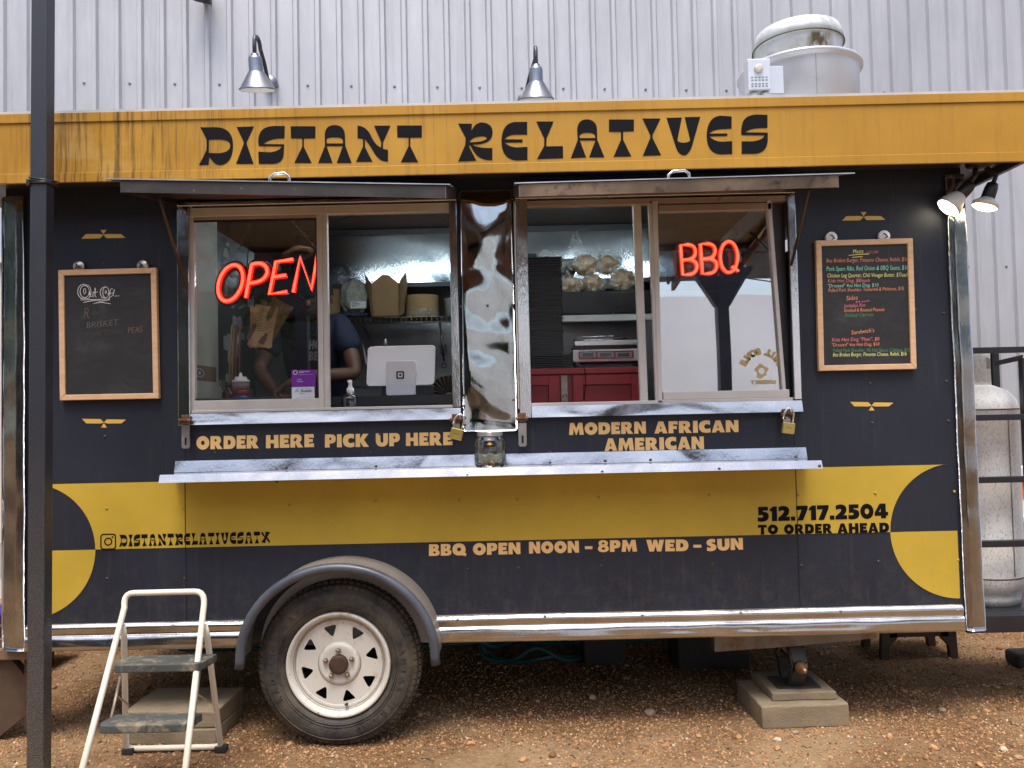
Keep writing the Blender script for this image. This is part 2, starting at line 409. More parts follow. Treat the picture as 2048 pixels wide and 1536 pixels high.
rows = [[m.bm.verts.new(bpt(p[0], z, p[1])) for p in prof] for z in zs]
for a_, b_ in zip(rows, rows[1:]):
    for i in range(len(prof) - 1): m.bm.faces.new((a_[i], a_[i+1], b_[i+1], b_[i]))
m.build("wall", bm_, building, normals=False)
m = MB(); s = -9.0; k = 0
m.box((-9, BY + .9, -.1), (9.5, BY + 8, 7.4)); m.build("inner_wall", pm("building core", (.3, .3, .3)), building)
scr = MB(); zr = at(640, 163, 2.75).z
for k in range(0, 106):
    s = -9.0 + PIT * k + PIT * .35
    if k % 2 == 0:
        for z in (zr, zr - 1.52, zr - 3.0):
            scr.lathe([(.011, 0), (.011, .004), (.006, .008)], bpt(s, z, .001), 'Z', 8, M=bn.to_track_quat('Z', 'Y').to_matrix())
tag(scr.build("screws", pm("screw grey", (.22, .22, .23), .45, .7), building), "rows of small siding screws", kind="stuff")

# ------------------------------------------------------------------ place across from the trailer (read off the polished metal and glass, fence added)
wood = pm("pine boards", (.30, .125, .05), .55, 0, .3, 3, stretch=(1, 8, 1))
pav = thing("pavilion", "open wooden shade pavilion on dark steel posts across from the trailer", "pavilion", (0, -8.5, 0))
m = MB(); m.hexa([(-2.0, -7, 4.35), (1.6, -7, 4.35), (1.6, -10.5, 3.65), (-2.0, -10.5, 3.65), (-2.0, -7, 4.47), (1.6, -7, 4.47), (1.6, -10.5, 3.77), (-2.0, -10.5, 3.77)])
m.build("roof", wood, pav)
m = MB(); m.hexa([(1.61, -7, 4.35), (8, -7, 4.35), (8, -10.5, 3.65), (1.61, -10.5, 3.65), (1.61, -7, 4.47), (8, -7, 4.47), (8, -10.5, 3.77), (1.61, -10.5, 3.77)]); m.hexa([(-8, -7, 4.35), (-2.01, -7, 4.35), (-2.01, -10.5, 3.65), (-8, -10.5, 3.65), (-8, -7, 4.47), (-2.01, -7, 4.47), (-2.01, -10.5, 3.77), (-8, -10.5, 3.77)]); m.build_each("metal_roof", pm("blue grey deck", (.05, .06, .08), .5), pav)
m = MB()
for i in range(17):
    x = -7.8 + i * .975
    m.hexa([(x, -6.95, 4.18), (x + .06, -6.95, 4.18), (x + .06, -10.5, 3.47), (x, -10.5, 3.47), (x, -6.95, 4.345), (x + .06, -6.95, 4.345), (x + .06, -10.5, 3.635), (x, -10.5, 3.635)])
m.build("rafters", pm("dark pine", (.16, .065, .03), .6), pav)
dsteel = pm("dark steel", (.03, .032, .04), .45, .2)
m = MB(); m.box((-8, -7.4, 3.86), (8, -7.25, 4.1)); m.build("beam", dsteel, pav)
for x in (-7.5, -2.9, 2.95, 7.5):
    m = MB(); m.box((x - .08, -7.41, 0), (x + .08, -7.24, 3.86))
    m.hexa([(x - .1, -7.4, 2.75), (x + .1, -7.4, 2.75), (x + .1, -7.25, 2.75), (x - .1, -7.25, 2.75), (x - .45, -7.4, 3.3), (x + .45, -7.4, 3.3), (x + .45, -7.25, 3.3), (x - .45, -7.25, 3.3)])
    m.build("post", dsteel, pav)
fm, nt, b = new_mat("white tarp"); nt.nodes.remove(b)
d1 = N(nt, "ShaderNodeBsdfDiffuse"); d2 = N(nt, "ShaderNodeBsdfTranslucent"); ms = N(nt, "ShaderNodeMixShader"); ms.inputs[0].default_value = .6
for d in (d1, d2): d.inputs[0].default_value = (.9, .92, .95, 1)
nt.links.new(d1.outputs[0], ms.inputs[1]); nt.links.new(d2.outputs[0], ms.inputs[2]); nt.links.new(ms.outputs[0], nt.nodes["Material Output"].inputs[0])
m = MB(); m.grid(lambda u, w: Vector((-1.6 + 18*u, -14 + .06 * math.sin(u * 70) + .04 * math.sin(u*23+w*5), .1 + 3.75*w)), 120, 6)
sc_ = m.build("tarp_screen", fm); tag(sc_, "white fabric screen hung beyond the pavilion, made translucent and widened to brighten reflections", "screen")  # white shape from the right pane, widened and translucent to brighten reflections
for si, (x0, x1, y_) in enumerate(((-7.5, 7.5, -7.0), (-2.9, 9.5, -9.4))):
    t = thing("string_lights", ("strand of string lights under the front of the pavilion", "strand of string lights running from the pavilion towards the tarp screen")[si], "string lights", (x0, y_, 3.6), "string lights of the pavilion")
    P = [Vector((x0 + (x1 - x0) * k / 24, y_ - .06 * k * si, 3.75 - .3 * math.sin(math.pi * (k % 12) / 12))) for k in range(25)]
    m = MB(); m.tube(P, .012, 5); m.build("cable", dsteel, t)
    for p in P[1::2]:
        m = MB(); m.lathe([(.018, 0), (.02, -.05), (.035, -.09), (.03, -.13), (.0, -.15)], p, 'Z', 10); m.build("bulb", pm("amber bulb", (.3, .25, .2), .2), t)
leaf, nt, b = new_mat("leaves"); ge = N(nt, "ShaderNodeNewGeometry")
nt.links.new(ramp(nt, ge.outputs['Random Per Island'], [(0, (.03, .07, .015)), (.5, (.06, .13, .03)), (1, (.13, .2, .05))]), b.inputs['Base Color']); b.inputs['Roughness'].default_value = .6
bark = pm("bark", (.12, .09, .065), .9, 0, .3, 12, .01)
def tree(x, y, h, r, seed, lab):
    rng = random.Random(seed); t = thing("leafy_tree", lab, "tree", (x, y, 0), "trees beyond the pavilion")
    m = MB(); m.tube([(x, y, -.1), (x + .1, y, h * .3), (x - .05, y + .1, h * .62)], [.22, .17, .09], 10)
    for k in range(6):
        a = k * 1.05; m.tube([(x + .05, y, h * .33 + k * .12), (x + math.cos(a) * r * .4, y + math.sin(a) * r * .4, h * .6), (x + math.cos(a) * r * .75, y + math.sin(a) * r * .75, h * .78)], [.08, .05, .02], 6)
    m.build("trunk", bark, t)
    V = []; Fc = []
    cl = [(rng.uniform(-1, 1) * r * .8, rng.uniform(-1, 1) * r * .8, h * rng.uniform(.38, .95), r * rng.uniform(.25, .5)) for _ in range(22)]
    for i in range(5200):
        q = rng.choice(cl); d = Vector((rng.gauss(0, 1), rng.gauss(0, 1), rng.gauss(0, .8))).normalized() * q[3] * rng.random() ** .4
        p = Vector((x + q[0], y + q[1], q[2])) + d; L = rng.uniform(.08, .17)
        a = Vector((rng.gauss(0, 1), rng.gauss(0, 1), rng.gauss(0, 1))).normalized(); b_ = a.orthogonal().normalized()
        o = len(V); V += [p - a * L, p - b_ * L * .45, p + a * L, p + b_ * L * .45]; Fc.append((o, o+1, o+2, o+3))
    me = bpy.data.meshes.new("crown"); me.from_pydata([tuple(p) for p in V], [], Fc); link_mesh("crown", me, leaf, t)
m = MB(); m.box((-16, -13.2, 0), (-1.8, -13.12, 4.3)); fe = m.build("added_fence", pm("dark stained boards", (.085, .095, .075), .7, 0, .35, 3, stretch=(9, 1, .4))); tag(fe, "tall dark stained board fence, unseen, added left of the tarp screen to darken reflections", "fence")  # unseen fence added to block bright sky in the left pane
tree(-13, -13, 8, 3.2, 1, "tall leafy tree standing farthest left across from the trailer")
tree(-6.5, -15, 9, 3.4, 2, "leafy tree behind the pavilion left of its middle")
tree(-3.4, -11.8, 5.6, 1.7, 3, "short leafy tree beside the end of the white tarp screen")
tree(-1.1, -13.0, 2.5, .75, 6, "small young tree standing in front of the tarp screen")
tree(14, -12, 8.5, 3.4, 4, "leafy tree standing farthest right past the tarp screen")
tree(-9, -4, 6.5, 2.0, 5, "smaller leafy tree left of the pavilion near the trailer")
# =================================================================== FOOD TRAILER
black = None
def painted(name, col, dust, rough=.42):
    m, nt, b = new_mat(name)
    n1 = tex(nt, coords(nt), 2.2, 5, .6); n2 = tex(nt, coords(nt), 260, 2, .5); n3 = tex(nt, coords(nt), 1.6, 4); n4 = tex(nt, coords(nt, (14, 1, .7)), 3, 5)
    c = mix(nt, ramp(nt, n1, [(.3, 0), (.7, 1)]), tuple(q * .86 for q in col), tuple(q * 1.1 for q in col))
    sp = N(nt, "ShaderNodeMath", operation='MULTIPLY')
    nt.links.new(ramp(nt, n2, [(.66, 0), (.72, 1)]), sp.inputs[0]); nt.links.new(ramp(nt, n3, [(.38, .08), (.62, .8)]), sp.inputs[1])
    c = mix(nt, sp.outputs[0], c, dust)
    c = mix(nt, ramp(nt, n4, [(.56, 0), (.8, .16)]), c, dust)
    tcz = N(nt, "ShaderNodeTexCoord"); sz = N(nt, "ShaderNodeSeparateXYZ"); nt.links.new(tcz.outputs['Object'], sz.inputs[0])
    mz = N(nt, "ShaderNodeMapRange"); nt.links.new(sz.outputs[2], mz.inputs[0]); mz.inputs[1].default_value = .5; mz.inputs[2].default_value = .85; mz.inputs[3].default_value = 1; mz.inputs[4].default_value = 0
    spl = N(nt, "ShaderNodeMath", operation='MULTIPLY'); nt.links.new(mz.outputs[0], spl.inputs[0]); nt.links.new(ramp(nt, tex(nt, coords(nt, (1, 1, .8)), 16, 10, .85), [(.47, 0), (.68, .24)]), spl.inputs[1])
    c = mix(nt, spl.outputs[0], c, (.20, .15, .10))
    nt.links.new(c, b.inputs['Base Color'])
    nt.links.new(ramp(nt, n1, [(.3, rough - .06), (.7, rough + .1)]), b.inputs['Roughness'])
    b.inputs['Specular IOR Level'].default_value = .32
    bump(nt, b, tex(nt, coords(nt), 1.1, 2), .02); bump(nt, b, tex(nt, coords(nt), 420, 2), .0006)
    MATS[name] = m; return m
black = painted("charcoal wall paint", (.019, .0225, .034), (.15, .15, .15), .46)
yellow = painted("yellow wall paint", (.53, .36, .040), (.42, .29, .07), .5)
# fascia: ochre paint with rain streaks and grime at its left end
fasc, nt, b = new_mat("ochre fascia paint")
n1 = tex(nt, coords(nt), 2.5, 6, .65); st = tex(nt, coords(nt, (26, 1, 1.1)), 1.6, 8, .72); blot = tex(nt, coords(nt, (1, 1, 2)), 3.2, 6, .6)
c = mix(nt, ramp(nt, n1, [(.3, 0), (.72, 1)]), (.385, .19, .015), (.485, .255, .024))
tc = N(nt, "ShaderNodeTexCoord"); sx = N(nt, "ShaderNodeSeparateXYZ"); nt.links.new(tc.outputs['Object'], sx.inputs[0])
def gate(x0, x1, x2, x3, amp):
    mr = N(nt, "ShaderNodeMapRange"); nt.links.new(sx.outputs[0], mr.inputs[0])
    cr = ramp(nt, mr.outputs[0], [(0, 0), ((x1 - x0) / (x3 - x0), amp), ((x2 - x0) / (x3 - x0), amp), (1, 0)])
    mr.inputs[1].default_value = x0; mr.inputs[2].default_value = x3; return cr
def times(a, b_):
    m_ = N(nt, "ShaderNodeMath", operation='MULTIPLY'); nt.links.new(a, m_.inputs[0]); nt.links.new(b_, m_.inputs[1]); return m_.outputs[0]
strk = ramp(nt, st, [(.48, 0), (.66, 1)])
c = mix(nt, times(ramp(nt, blot, [(.5, 0), (.62, 1)]), gate(-2.2, -1.85, -1.5, -1.1, .38)), c, (.60, .39, .13))
c = mix(nt, times(strk, gate(-2.2, -1.8, -1.45, -1.05, 1.0)), c, (.045, .022, .008))
c = mix(nt, times(ramp(nt, st, [(.52, 0), (.72, 1)]), gate(-1.25, -1.15, -1.0, -.75, .7)), c, (.10, .05, .012))
c = mix(nt, times(ramp(nt, st, [(.54, 0), (.74, 1)]), gate(-.5, -.4, -.25, 0.0, .6)), c, (.10, .05, .012))
c = mix(nt, times(ramp(nt, st, [(.50, 0), (.78, .5)]), gate(-2.4, -2.3, 2.2, 2.4, 1.0)), c, (.22, .11, .02))
nt.links.new(c, b.inputs['Base Color']); b.inputs['Roughness'].default_value = .5; b.inputs['Specular IOR Level'].default_value = .35
bump(nt, b, tex(nt, coords(nt), 1.3, 2), .015)
chrome = steel("polished sheet steel", (.66, .66, .66), .06, .010, 4.0, smudge=.12)
trimst = steel("corner trim steel", (.70, .70, .70), .07, .008, 4, (1, 1, .6), .14)
railst = steel("rail steel", (.58, .57, .55), .09, .010, 2.6, (1, 1, 3), .2)
brush = steel("brushed awning steel", (.34, .29, .26), .24, .008, 2.0, (1, 1, 1), .2)
pillar = steel("dented pillar steel", (.72, .75, .74), .015, .004, 5, (1, 1, .75), .05, .00012)
alu = pm("window aluminium", (.66, .63, .58), .42, .25, .1, 4, dirt=((.25, .17, .10), 9, .66, .12))
aludull = pm("upper window aluminium", (.44, .36, .29), .4, .35, .1, 4, dirt=((.12, .08, .05), 12, .62, .15))
rubber = pm("black rubber", (.022, .022, .023), .75, 0, .25, 9)
soffm = pm("dark soffit paint", (.035, .033, .036), .45)
gold = pm("cream gold lettering vinyl", (.80, .50, .19), .5, 0, .04)
goldm = pm("gold vinyl", (.70, .44, .09), .45, 0, .05)
ink = pm("black lettering paint", (.005, .0045, .006), .7, 0, .2, 5, spec=.12)

TR = thing("food_trailer", "long charcoal and yellow food trailer with two serving windows under raised awnings", "food trailer", (0, 1.0, 0))
X0, X1 = -2.2, 1.985
LW = (-1.437, -.228); RW = (.036, 1.246)          # steel lined window recesses
ZB, ZT = 1.352, 2.305
fw = MB()
for a, c_ in (((X0, 0, .46), (X1, .05, ZB)), ((X0, 0, ZT), (X1, .05, 2.60)), ((X0, 0, ZB), (LW[0], .05, ZT)), ((LW[1], 0, ZB), (RW[0], .05, ZT)), ((RW[1], 0, ZB), (X1, .05, ZT))):
    fw.box(a, c_)
fw.build("front_wall", black, TR)
m = MB()
m.box((X0, 2.05, .46), (X1, 2.10, 2.45)); m.box((X0, .052, .46), (X0 + .05, 2.048, 2.45)); m.box((X1 - .05, .052, .46), (X1, 2.048, 2.45))
m.build("side_walls", pm("side wall paint", (.04, .04, .045), .5), TR)
roof = MB(); roof.box((-2.42, -.215, 2.642), (2.16, 2.2, 2.66)); roof.build("roof", pm("roof sheet", (.5, .5, .5), .5), TR)
f = MB(); f.box((-2.42, -.222, 2.363), (2.16, -.20, 2.641)); f.build("fascia", fasc, TR)
f = MB(); f.box((-2.42, -.228, 2.607), (2.165, -.2225, 2.646)); f.build("fascia_top_trim", fasc, TR, .002)
f = MB(); f.box((-2.42, -.2275, 2.358), (2.165, -.2225, 2.398)); f.build("fascia_bottom_trim", fasc, TR, .002)
s_ = MB(); s_.box((-2.42, -.199, 2.405), (2.16, -.001, 2.42)); s_.box((X1 + .001, -.0009, 2.405), (2.16, 2.1, 2.42)); s_.box((-2.42, -.0009, 2.405), (X0 - .001, 2.1, 2.42)); s_.box((2.14, -.199, 2.37), (2.16, 2.2, 2.64)); s_.build("soffit", soffm, TR)
# panel seams, rivets
m = MB()
for px in (372, 1598): 
    x = at(px, 1150).x; m.box((x - .0016, -.0032, .52), (x + .0016, -.0002, ZB - .003))
m.build_each("panel_seam", pm("dark seam line", (.012, .012, .014), .8), TR)  # dark joint lines between the wall panels
# painted stripe and quarter discs
Rq = .289; zc = .826
cl, cr = X0 + .098, 1.907
stripe = [[(cl, 1.111), (cr - .02, 1.111)] + [(cr + Rq * math.cos(R(a)), zc + Rq * math.sin(R(a))) for a in range(92, 181, 4)] + [(cl + Rq, zc)] + [(cl + Rq * math.cos(R(a)), zc + Rq * math.sin(R(a))) for a in range(4, 90, 4)]]
stripe[0] = [p for p in stripe[0] if p[1] <= 1.1111]
decal(stripe, "yellow_stripe", yellow, TR, -.0012, .0008)
decal([[(cl, zc - .001)] + [(cl + Rq * math.cos(R(a)), zc - .001 + Rq * math.sin(R(a))) for a in range(0, -91, -4)] + [(cl, zc - Rq)]], "yellow_quarter_disc", yellow, TR, -.0012, .0008)
decal([[(cr, zc - .001)] + [(cr + Rq * math.cos(R(a)), zc - .001 + Rq * math.sin(R(a))) for a in range(180, 271, 4)] + [(cr, zc - Rq)]], "yellow_quarter_disc", yellow, TR, -.0012, .0008)
# big title lettering on the fascia, traced glyph by glyph
S2 = lambda p: (380 + p[0] * .30273, 180 + p[1] * .30273)
S3 = lambda p: (880 + p[0] * .33203, 180 + p[1] * .33203)
TT = "M665,240 L829,240 L828,318 L752,320 L752,375 L804,482 L690,482 L742,375 L742,320 L667,318 Z"
DISP = [
('D', S2, "M68,247 L175,246 Q282,250 284,360 Q285,460 230,488 Q200,502 170,488 Q150,475 128,440 L122,494 L60,496 Q85,450 110,395 L110,330 Q95,290 68,247 Z M124,327 L200,326 Q266,330 266,368 Q266,415 180,418 L124,416 Z"),
('I', S2, "M308,245 L422,241 L374,345 L374,355 L420,488 L305,488 L356,355 L356,345 Z"),
('S', S2, "M626,238 L624,319 L575,320 Q510,330 484,357 L622,359 L618,430 Q610,488 540,488 L455,488 L452,408 L530,412 Q590,405 608,372 L455,370 Q445,330 460,290 Q480,240 560,238 Z"),
('T', S2, TT),
('A', S2, "M847,482 L892,370 L890,295 Q895,232 955,232 Q1020,232 1024,300 L1026,370 L1068,482 L970,482 L1010,370 L902,370 L942,482 Z M903,353 L902,325 Q910,312 955,312 Q1005,312 1010,330 L1011,353 Z"),
('N', S2, "M1107,235 Q1160,240 1190,290 Q1225,370 1262,380 L1264,345 L1216,236 L1324,236 L1275,345 L1275,390 L1308,396 L1308,472 Q1255,475 1220,420 Q1180,350 1155,325 L1157,380 L1206,474 L1097,474 L1143,375 L1143,322 L1107,318 Z"),
('T', lambda p: S2((p[0] + 703, p[1] - 5)), TT),
('R', S3, "M110,203 L192,203 L190,245 Q210,200 250,195 Q317,200 317,255 Q315,315 240,325 Q210,328 195,330 Q230,352 315,350 L315,422 Q250,425 215,385 Q195,360 184,334 L172,334 L218,425 L110,430 L152,330 L155,290 Z M178,312 Q195,278 260,278 Q285,282 283,292 Q265,315 178,315 Z"),
('E', S3, "M525,192 L525,268 L460,268 Q410,268 388,297 L497,298 L497,315 L388,316 Q420,345 460,346 L527,343 L527,422 L460,424 Q372,415 370,310 Q372,200 450,193 Z"),
('L', S3, "M580,190 L684,190 L642,290 L640,340 L740,338 L742,410 L585,416 L628,335 L627,290 Z"),
('A', S3, "M788,410 L830,300 L826,240 Q830,177 886,177 Q942,180 946,240 L947,300 L990,405 L898,405 L937,303 L842,303 L880,406 Z M842,290 L840,275 Q850,257 886,257 Q930,257 935,275 L935,290 Z"),
('T', S3, "M1018,178 L1168,178 L1168,248 L1103,250 L1103,300 L1152,400 L1046,402 L1090,300 L1090,252 L1018,252 Z"),
('I', S3, "M1220,172 L1328,172 L1280,270 L1280,290 L1332,393 L1222,396 L1266,290 L1266,270 Z"),
('V', S3, "M1365,168 L1456,166 L1430,300 Q1432,318 1468,318 Q1505,315 1507,300 L1474,164 L1567,162 L1520,330 Q1500,393 1470,393 Q1435,390 1420,340 Z"),
('E', S3, "M1756,160 L1756,232 L1700,235 Q1640,238 1622,263 L1730,262 L1730,276 L1622,279 Q1650,310 1700,312 L1759,308 L1760,385 L1690,388 Q1608,380 1606,275 Q1610,160 1690,155 Z"),
('S', S3, "M1972,150 L1972,228 L1930,228 Q1860,232 1838,255 L1974,257 L1974,300 Q1970,382 1890,384 L1817,384 L1817,310 L1880,310 Q1945,302 1955,273 L1815,271 Q1812,230 1825,190 Q1845,150 1910,148 Z")]
allc = [[], []]; UNIT = {}
for di, (ch, fx, s) in enumerate(DISP):
    cts = path(s); allc[di > 6] += px_contours(cts, -.2228, fx)
    if ch not in UNIT:
        xs = [p[0] for c in cts for p in c]; ys = [p[1] for c in cts for p in c]; h = max(ys) - min(ys)
        UNIT[ch] = ([[((p[0] - min(xs)) / h, (max(ys) - p[1]) / h) for p in c] for c in cts], (max(xs) - min(xs)) / h)
decal(allc[0], "title_lettering", ink, TR, -.2232, .0007); decal(allc[1], "title_lettering", ink, TR, -.2232, .0007)
UNIT['X'] = ([[(0, .82), (.12, 1), (.44, .6), (.5, 1), (1, .92), (.66, .55), (1.0, .12), (.86, 0), (.55, .4), (.42, 0), (.0, .1), (.38, .5)]], 1.0)
hand = "DISTANTRELATIVESATX"; w = sum(UNIT[c][1] for c in hand) + .13 * (len(hand) - 1); x = 0; cts = []
a, b2 = at(239, 1093), at(541, 1086); kx = (b2.x - a.x) / w; hh = .0505
for ch in hand:
    cc, wd = UNIT[ch]; cts += [[(a.x + (x + p[0]) * kx, a.z + (b2.z - a.z) * x / w + p[1] * hh) for p in c] for c in cc]; x += wd + .13
# camera outline mark before the handle
ctr = at(217, 1083); q = .034
def rrect(cx, cz, h, r): return [(cx + sx_ * (h - r) + r * math.cos(R(a_)), cz + sz_ * (h - r) + r * math.sin(R(a_))) for sx_, sz_, a0 in ((1, 1, 0), (-1, 1, 90), (-1, -1, 180), (1, -1, 270)) for a_ in range(a0, a0 + 91, 15)]
cts += [rrect(ctr.x, ctr.z, q, .013), rrect(ctr.x, ctr.z, q - .005, .009)]
for r_ in (.0175, .0125): cts.append([(ctr.x + r_ * math.cos(k * .2244), ctr.z + r_ * math.sin(k * .2244)) for k in range(28)])
cts.append([(ctr.x + .019 + .004 * math.cos(k * .52), ctr.z + .019 + .004 * math.sin(k * .52)) for k in range(12)])
decal(cts, "handle_lettering", ink, TR, -.0026, .0006)
def line(s, p, q_, hpx, name, mat, Y=-.0008, gap=.08, sp=.42):
    a, b_ = at(*p), at(*q_); h = hpx * 3.34 / F_PX
    return heavy_line(s, (a.x, a.z), (b_.x, b_.z), h, gap, sp)
for w_, p_, q_ in (("ORDER", (393, 899), (518, 896.5)), ("HERE", (532, 896.5), (628, 894)), ("PICK", (650, 895), (738, 893.5)), ("UP", (752, 893), (800, 892)), ("HERE", (812, 892), (905, 890))):
    decal(line(w_, p_, q_, 26, "", gold), "order_lettering", gold, TR, -.0008)
for w_, p_, q_, h_ in (("MODERN", (1138, 870), (1292, 867), 24), ("AFRICAN", (1309, 867), (1477, 864), 24), ("AMERICAN", (1209, 902), (1408, 898), 25)):
    decal(line(w_, p_, q_, h_, "", gold), "cuisine_lettering", gold, TR, -.0008)
for w_, p_, q_, h_ in (("BBQ", (858, 1112), (933, 1110), 23), ("OPEN", (946, 1110), (1041, 1108), 23), ("NOON", (1058, 1107), (1158, 1105), 23), ("-", (1170, 1105), (1185, 1105), 20), ("8PM", (1196, 1104), (1274, 1103), 23), ("WED", (1293, 1103), (1377, 1102), 23), ("-", (1387, 1102), (1403, 1102), 20), ("SUN", (1413, 1102), (1486, 1099), 23)):
    decal(line(w_, p_, q_, h_, "", gold), "hours_lettering", gold, TR, -.0008)
decal(line("512.717.2504", (1515, 1043), (1776, 1036), 29, "", ink, gap=.07), "phone_lettering", ink, TR, -.0026)
for w_, p_, q_ in (("TO", (1516, 1069), (1556, 1068)), ("ORDER", (1568, 1068), (1664, 1066)), ("AHEAD", (1675, 1066), (1778, 1064))):
    decal(line(w_, p_, q_, 19, "", ink, gap=.1), "phone_lettering", ink, TR, -.0026)
def wings(px, py, up, k=1.0):
    sg = 1 if up else -1
    sh = [[(-129, 25), (-104, -2), (-20, -3), (0, 3), (-20, 23)], [(-17, -27), (18, -27), (0, -1)], [(0, 3), (20, -3), (104, -2), (131, 20), (18, 22)]]
    return [[(lambda v: (v.x, v.z))(at(px + p[0] * .3387 * k, py + sg * p[1] * .3387 * k, 0)) for p in c] for c in sh]
for px, py, up, k in ((207, 469, 1, 1), (208, 846, 0, 1), (1727, 433, 1, .98), (1743, 812, 0, .98)):
    decal(wings(px, py, up, k), "wing_emblem", goldm, TR, -.0008)
rv = MB(); ry = MB()
for px, py in ((214,1017),(214,1157),(369,1017),(369,1157),(579,1010),(752,1002),(918,1000),(1034,999),(1197,995),(1418,990),(1596,990),(1750,986),(1603,1131),(1757,1123),(1916,1120),(935,1138),(1037,1136),(1202,1132),(1425,1128),(207,527),(210,873),(1831,620),(1740,767),(1745,846),(1887,627),(1893,763),(1897,842),(1908,983),(590,880),(760,868),(1440,820),(430,905),(740,905),(1100,905)):
    p = at(px, py); col_y = -.0022 if .83 < p.z < 1.11 else 0
    (ry if col_y or (abs(p.x - 1.9) < .3 and p.z < .8 and px > 1800) else rv).lathe([(.0065, 0), (.0062, -.002), (.003, -.0042)], (p.x, col_y, p.z), 'Y', 10)
tag(ry.build("rivets", pm("yellow painted rivet", (.40, .26, .03), .5), TR), kind="stuff")
tag(rv.build("rivets", pm("painted rivet", (.06, .055, .045), .4, .3), TR), kind="stuff")
# corner trims, bottom rail
def vtrim(xa, xb, z0, z1, xf, lean=0.0):
    m = MB()
    def fn(u, w):
        x = xa + (xb - xa) * u; z = z0 + (z1 - z0) * w
        y = (-.014 - .018 * (x - xa) / (xf - xa) if x < xf else -.032 + .005 * (x - xf) / (xb - xf)) + .007 * noise.noise(Vector((x * 2, z * 5.5, 8))) + .003 * noise.noise(Vector((x * 6, z * 3, 1)))
        return Vector((x + lean * (z1 - z) , y, z))
    m.grid(fn, 14, 90)
    bmesh.ops.solidify(m.bm, geom=m.bm.faces[:], thickness=.004)
    return m
vtrim(-2.203, -2.102, .405, 2.365, -2.135).build("corner_trim", trimst, TR)
m = vtrim(1.908, 1.985, .403, 2.37, 1.93, .006); m.build("corner_trim", trimst, TR)
m = MB(); m.box((1.986, -.014, .405), (1.992, .12, 2.36)); m.box((-2.21, -.014, .405), (-2.204, .12, 2.36)); m.build_each("corner_return", trimst, TR)
prof = [(-.002, .516), (-.012, .514), (-.028, .498), (-.022, .466), (-.033, .459), (-.039, .405), (-.002, .401)]
def rail(xa, xb, seed):
    m = MB(); n = int((xb - xa) * 40)
    def fn(u, w):
        i = w * (len(prof) - 1); k = min(int(i), len(prof) - 2); t = i - k
        y = prof[k][0] * (1 - t) + prof[k+1][0] * t; z = prof[k][1] * (1 - t) + prof[k+1][1] * t; x = xa + (xb - xa) * u
        return Vector((x, y - .006 * noise.noise(Vector((x * 2.6 + seed, z * 12, seed))) * (y < -.004), z))
    m.grid(fn, n, 18); return m.build("bottom_rail", railst, TR)
rail(-2.10, at(492, 1240).x, 1.3); rail(at(866, 1230).x, 1.907, 5.7)
sc2 = MB()
for px, py in ((210,1256),(345,1252),(915,1240),(1090,1233),(1285,1231),(1482,1226),(1682,1223),(1917,1222)):
    p = at(px, py, -.03); sc2.lathe([(.007, 0), (.006, -.003), (.003, -.005)], (p.x, -.026, p.z), 'Y', 10)
tag(sc2.build("rail_screws", pm("rusty screw", (.35, .3, .27), .4, .8), TR), kind="stuff")
# pillar sheet between the windows
pl = MB(); pa, pb = at(922, 600).x, at(1029, 600).x
def pfn(u, w):
    x = pa + (pb - pa) * u; z = 1.297 + (2.352 - 1.297) * w
    d = .0115 * noise.noise(Vector((x * 6, z * 4.2, 4))) + .0025 * noise.noise(Vector((x * 9, z * 6, 9)))
    e = min(u, 1 - u, w * 3, (1 - w) * 3) ; return Vector((x, -.014 - d * min(1, e * 8), z))
pl.grid(pfn, 24, 110); bmesh.ops.solidify(pl.bm, geom=pl.bm.faces[:], thickness=.004)
pp = pl.build("pillar_sheet", pillar, TR)
sc3 = MB()
for px, py in ((922,613),(975,611),(1026,610),(928,790),(928,812),(930,836),(930,850),(1027,845),(1027,800),(925,400),(1025,398)):
    p = at(px, py, -.02); sc3.lathe([(.006, 0), (.0055, -.003), (.002, -.004)], (p.x, -.018, p.z), 'Y', 10)
tag(sc3.build("screws", pm("dark screw", (.12, .09, .07), .4, .7), pp), kind="stuff")
# serving shelf
sh = MB()
xa, xb = at(352, 930).x, at(1611, 905).x; z1, z0 = 1.199, 1.150
sh.hexa([(xa, -.020, z0 + .001), (xb, -.020, z0 + .001), (xb, -.001, z0 + .001), (xa, -.001, z0 + .001), (xa, -.006, z1), (xb, -.006, z1), (xb, -.001, z1), (xa, -.001, z1)])
sh.hexa([(xa, -.172, z0 - .006), (xb, -.172, z0 - .006), (xb, -.0065, z0 - .006), (xa, -.0065, z0 - .006), (xa, -.172, z0), (xb, -.172, z0), (xb, -.0065, z0), (xa, -.0065, z0)])
la, lb = at(320, 955, -.175).x, at(1643, 930, -.175).x
sh.hexa([(la, -.189, z0 - .028), (lb, -.189, z0 - .028), (lb, -.1725, z0 - .028), (la, -.1725, z0 - .028), (la, -.176, z0 + .004), (lb, -.176, z0 + .004), (lb, -.1725, z0 + .004), (la, -.1725, z0 + .004)])
shelf = sh.build("serving_shelf", steel("shelf steel", (.52, .52, .525), .08, .012, 3.5, (1, 1, 1), .12), TR)
sc4 = MB()
for px, py in ((455,945),(575,936),(753,933),(1100,926),(1210,922),(1300,920),(1590,914)):
    p = at(px, py, -.005); sc4.lathe([(.008, 0), (.007, -.004), (.003, -.005)], (p.x, -.0145, p.z), 'Y', 10)
for px, py in ((555,962),(935,951),(1204,944),(1437,938),(1637,932)):
    p = at(px, py, -.175); sc4.lathe([(.008, 0), (.007, -.004), (.003, -.005)], (p.x, -.183, p.z), 'Y', 10)
tag(sc4.build("screws", pm("dark screw", (.12, .09, .07), .4, .7), shelf), kind="stuff")
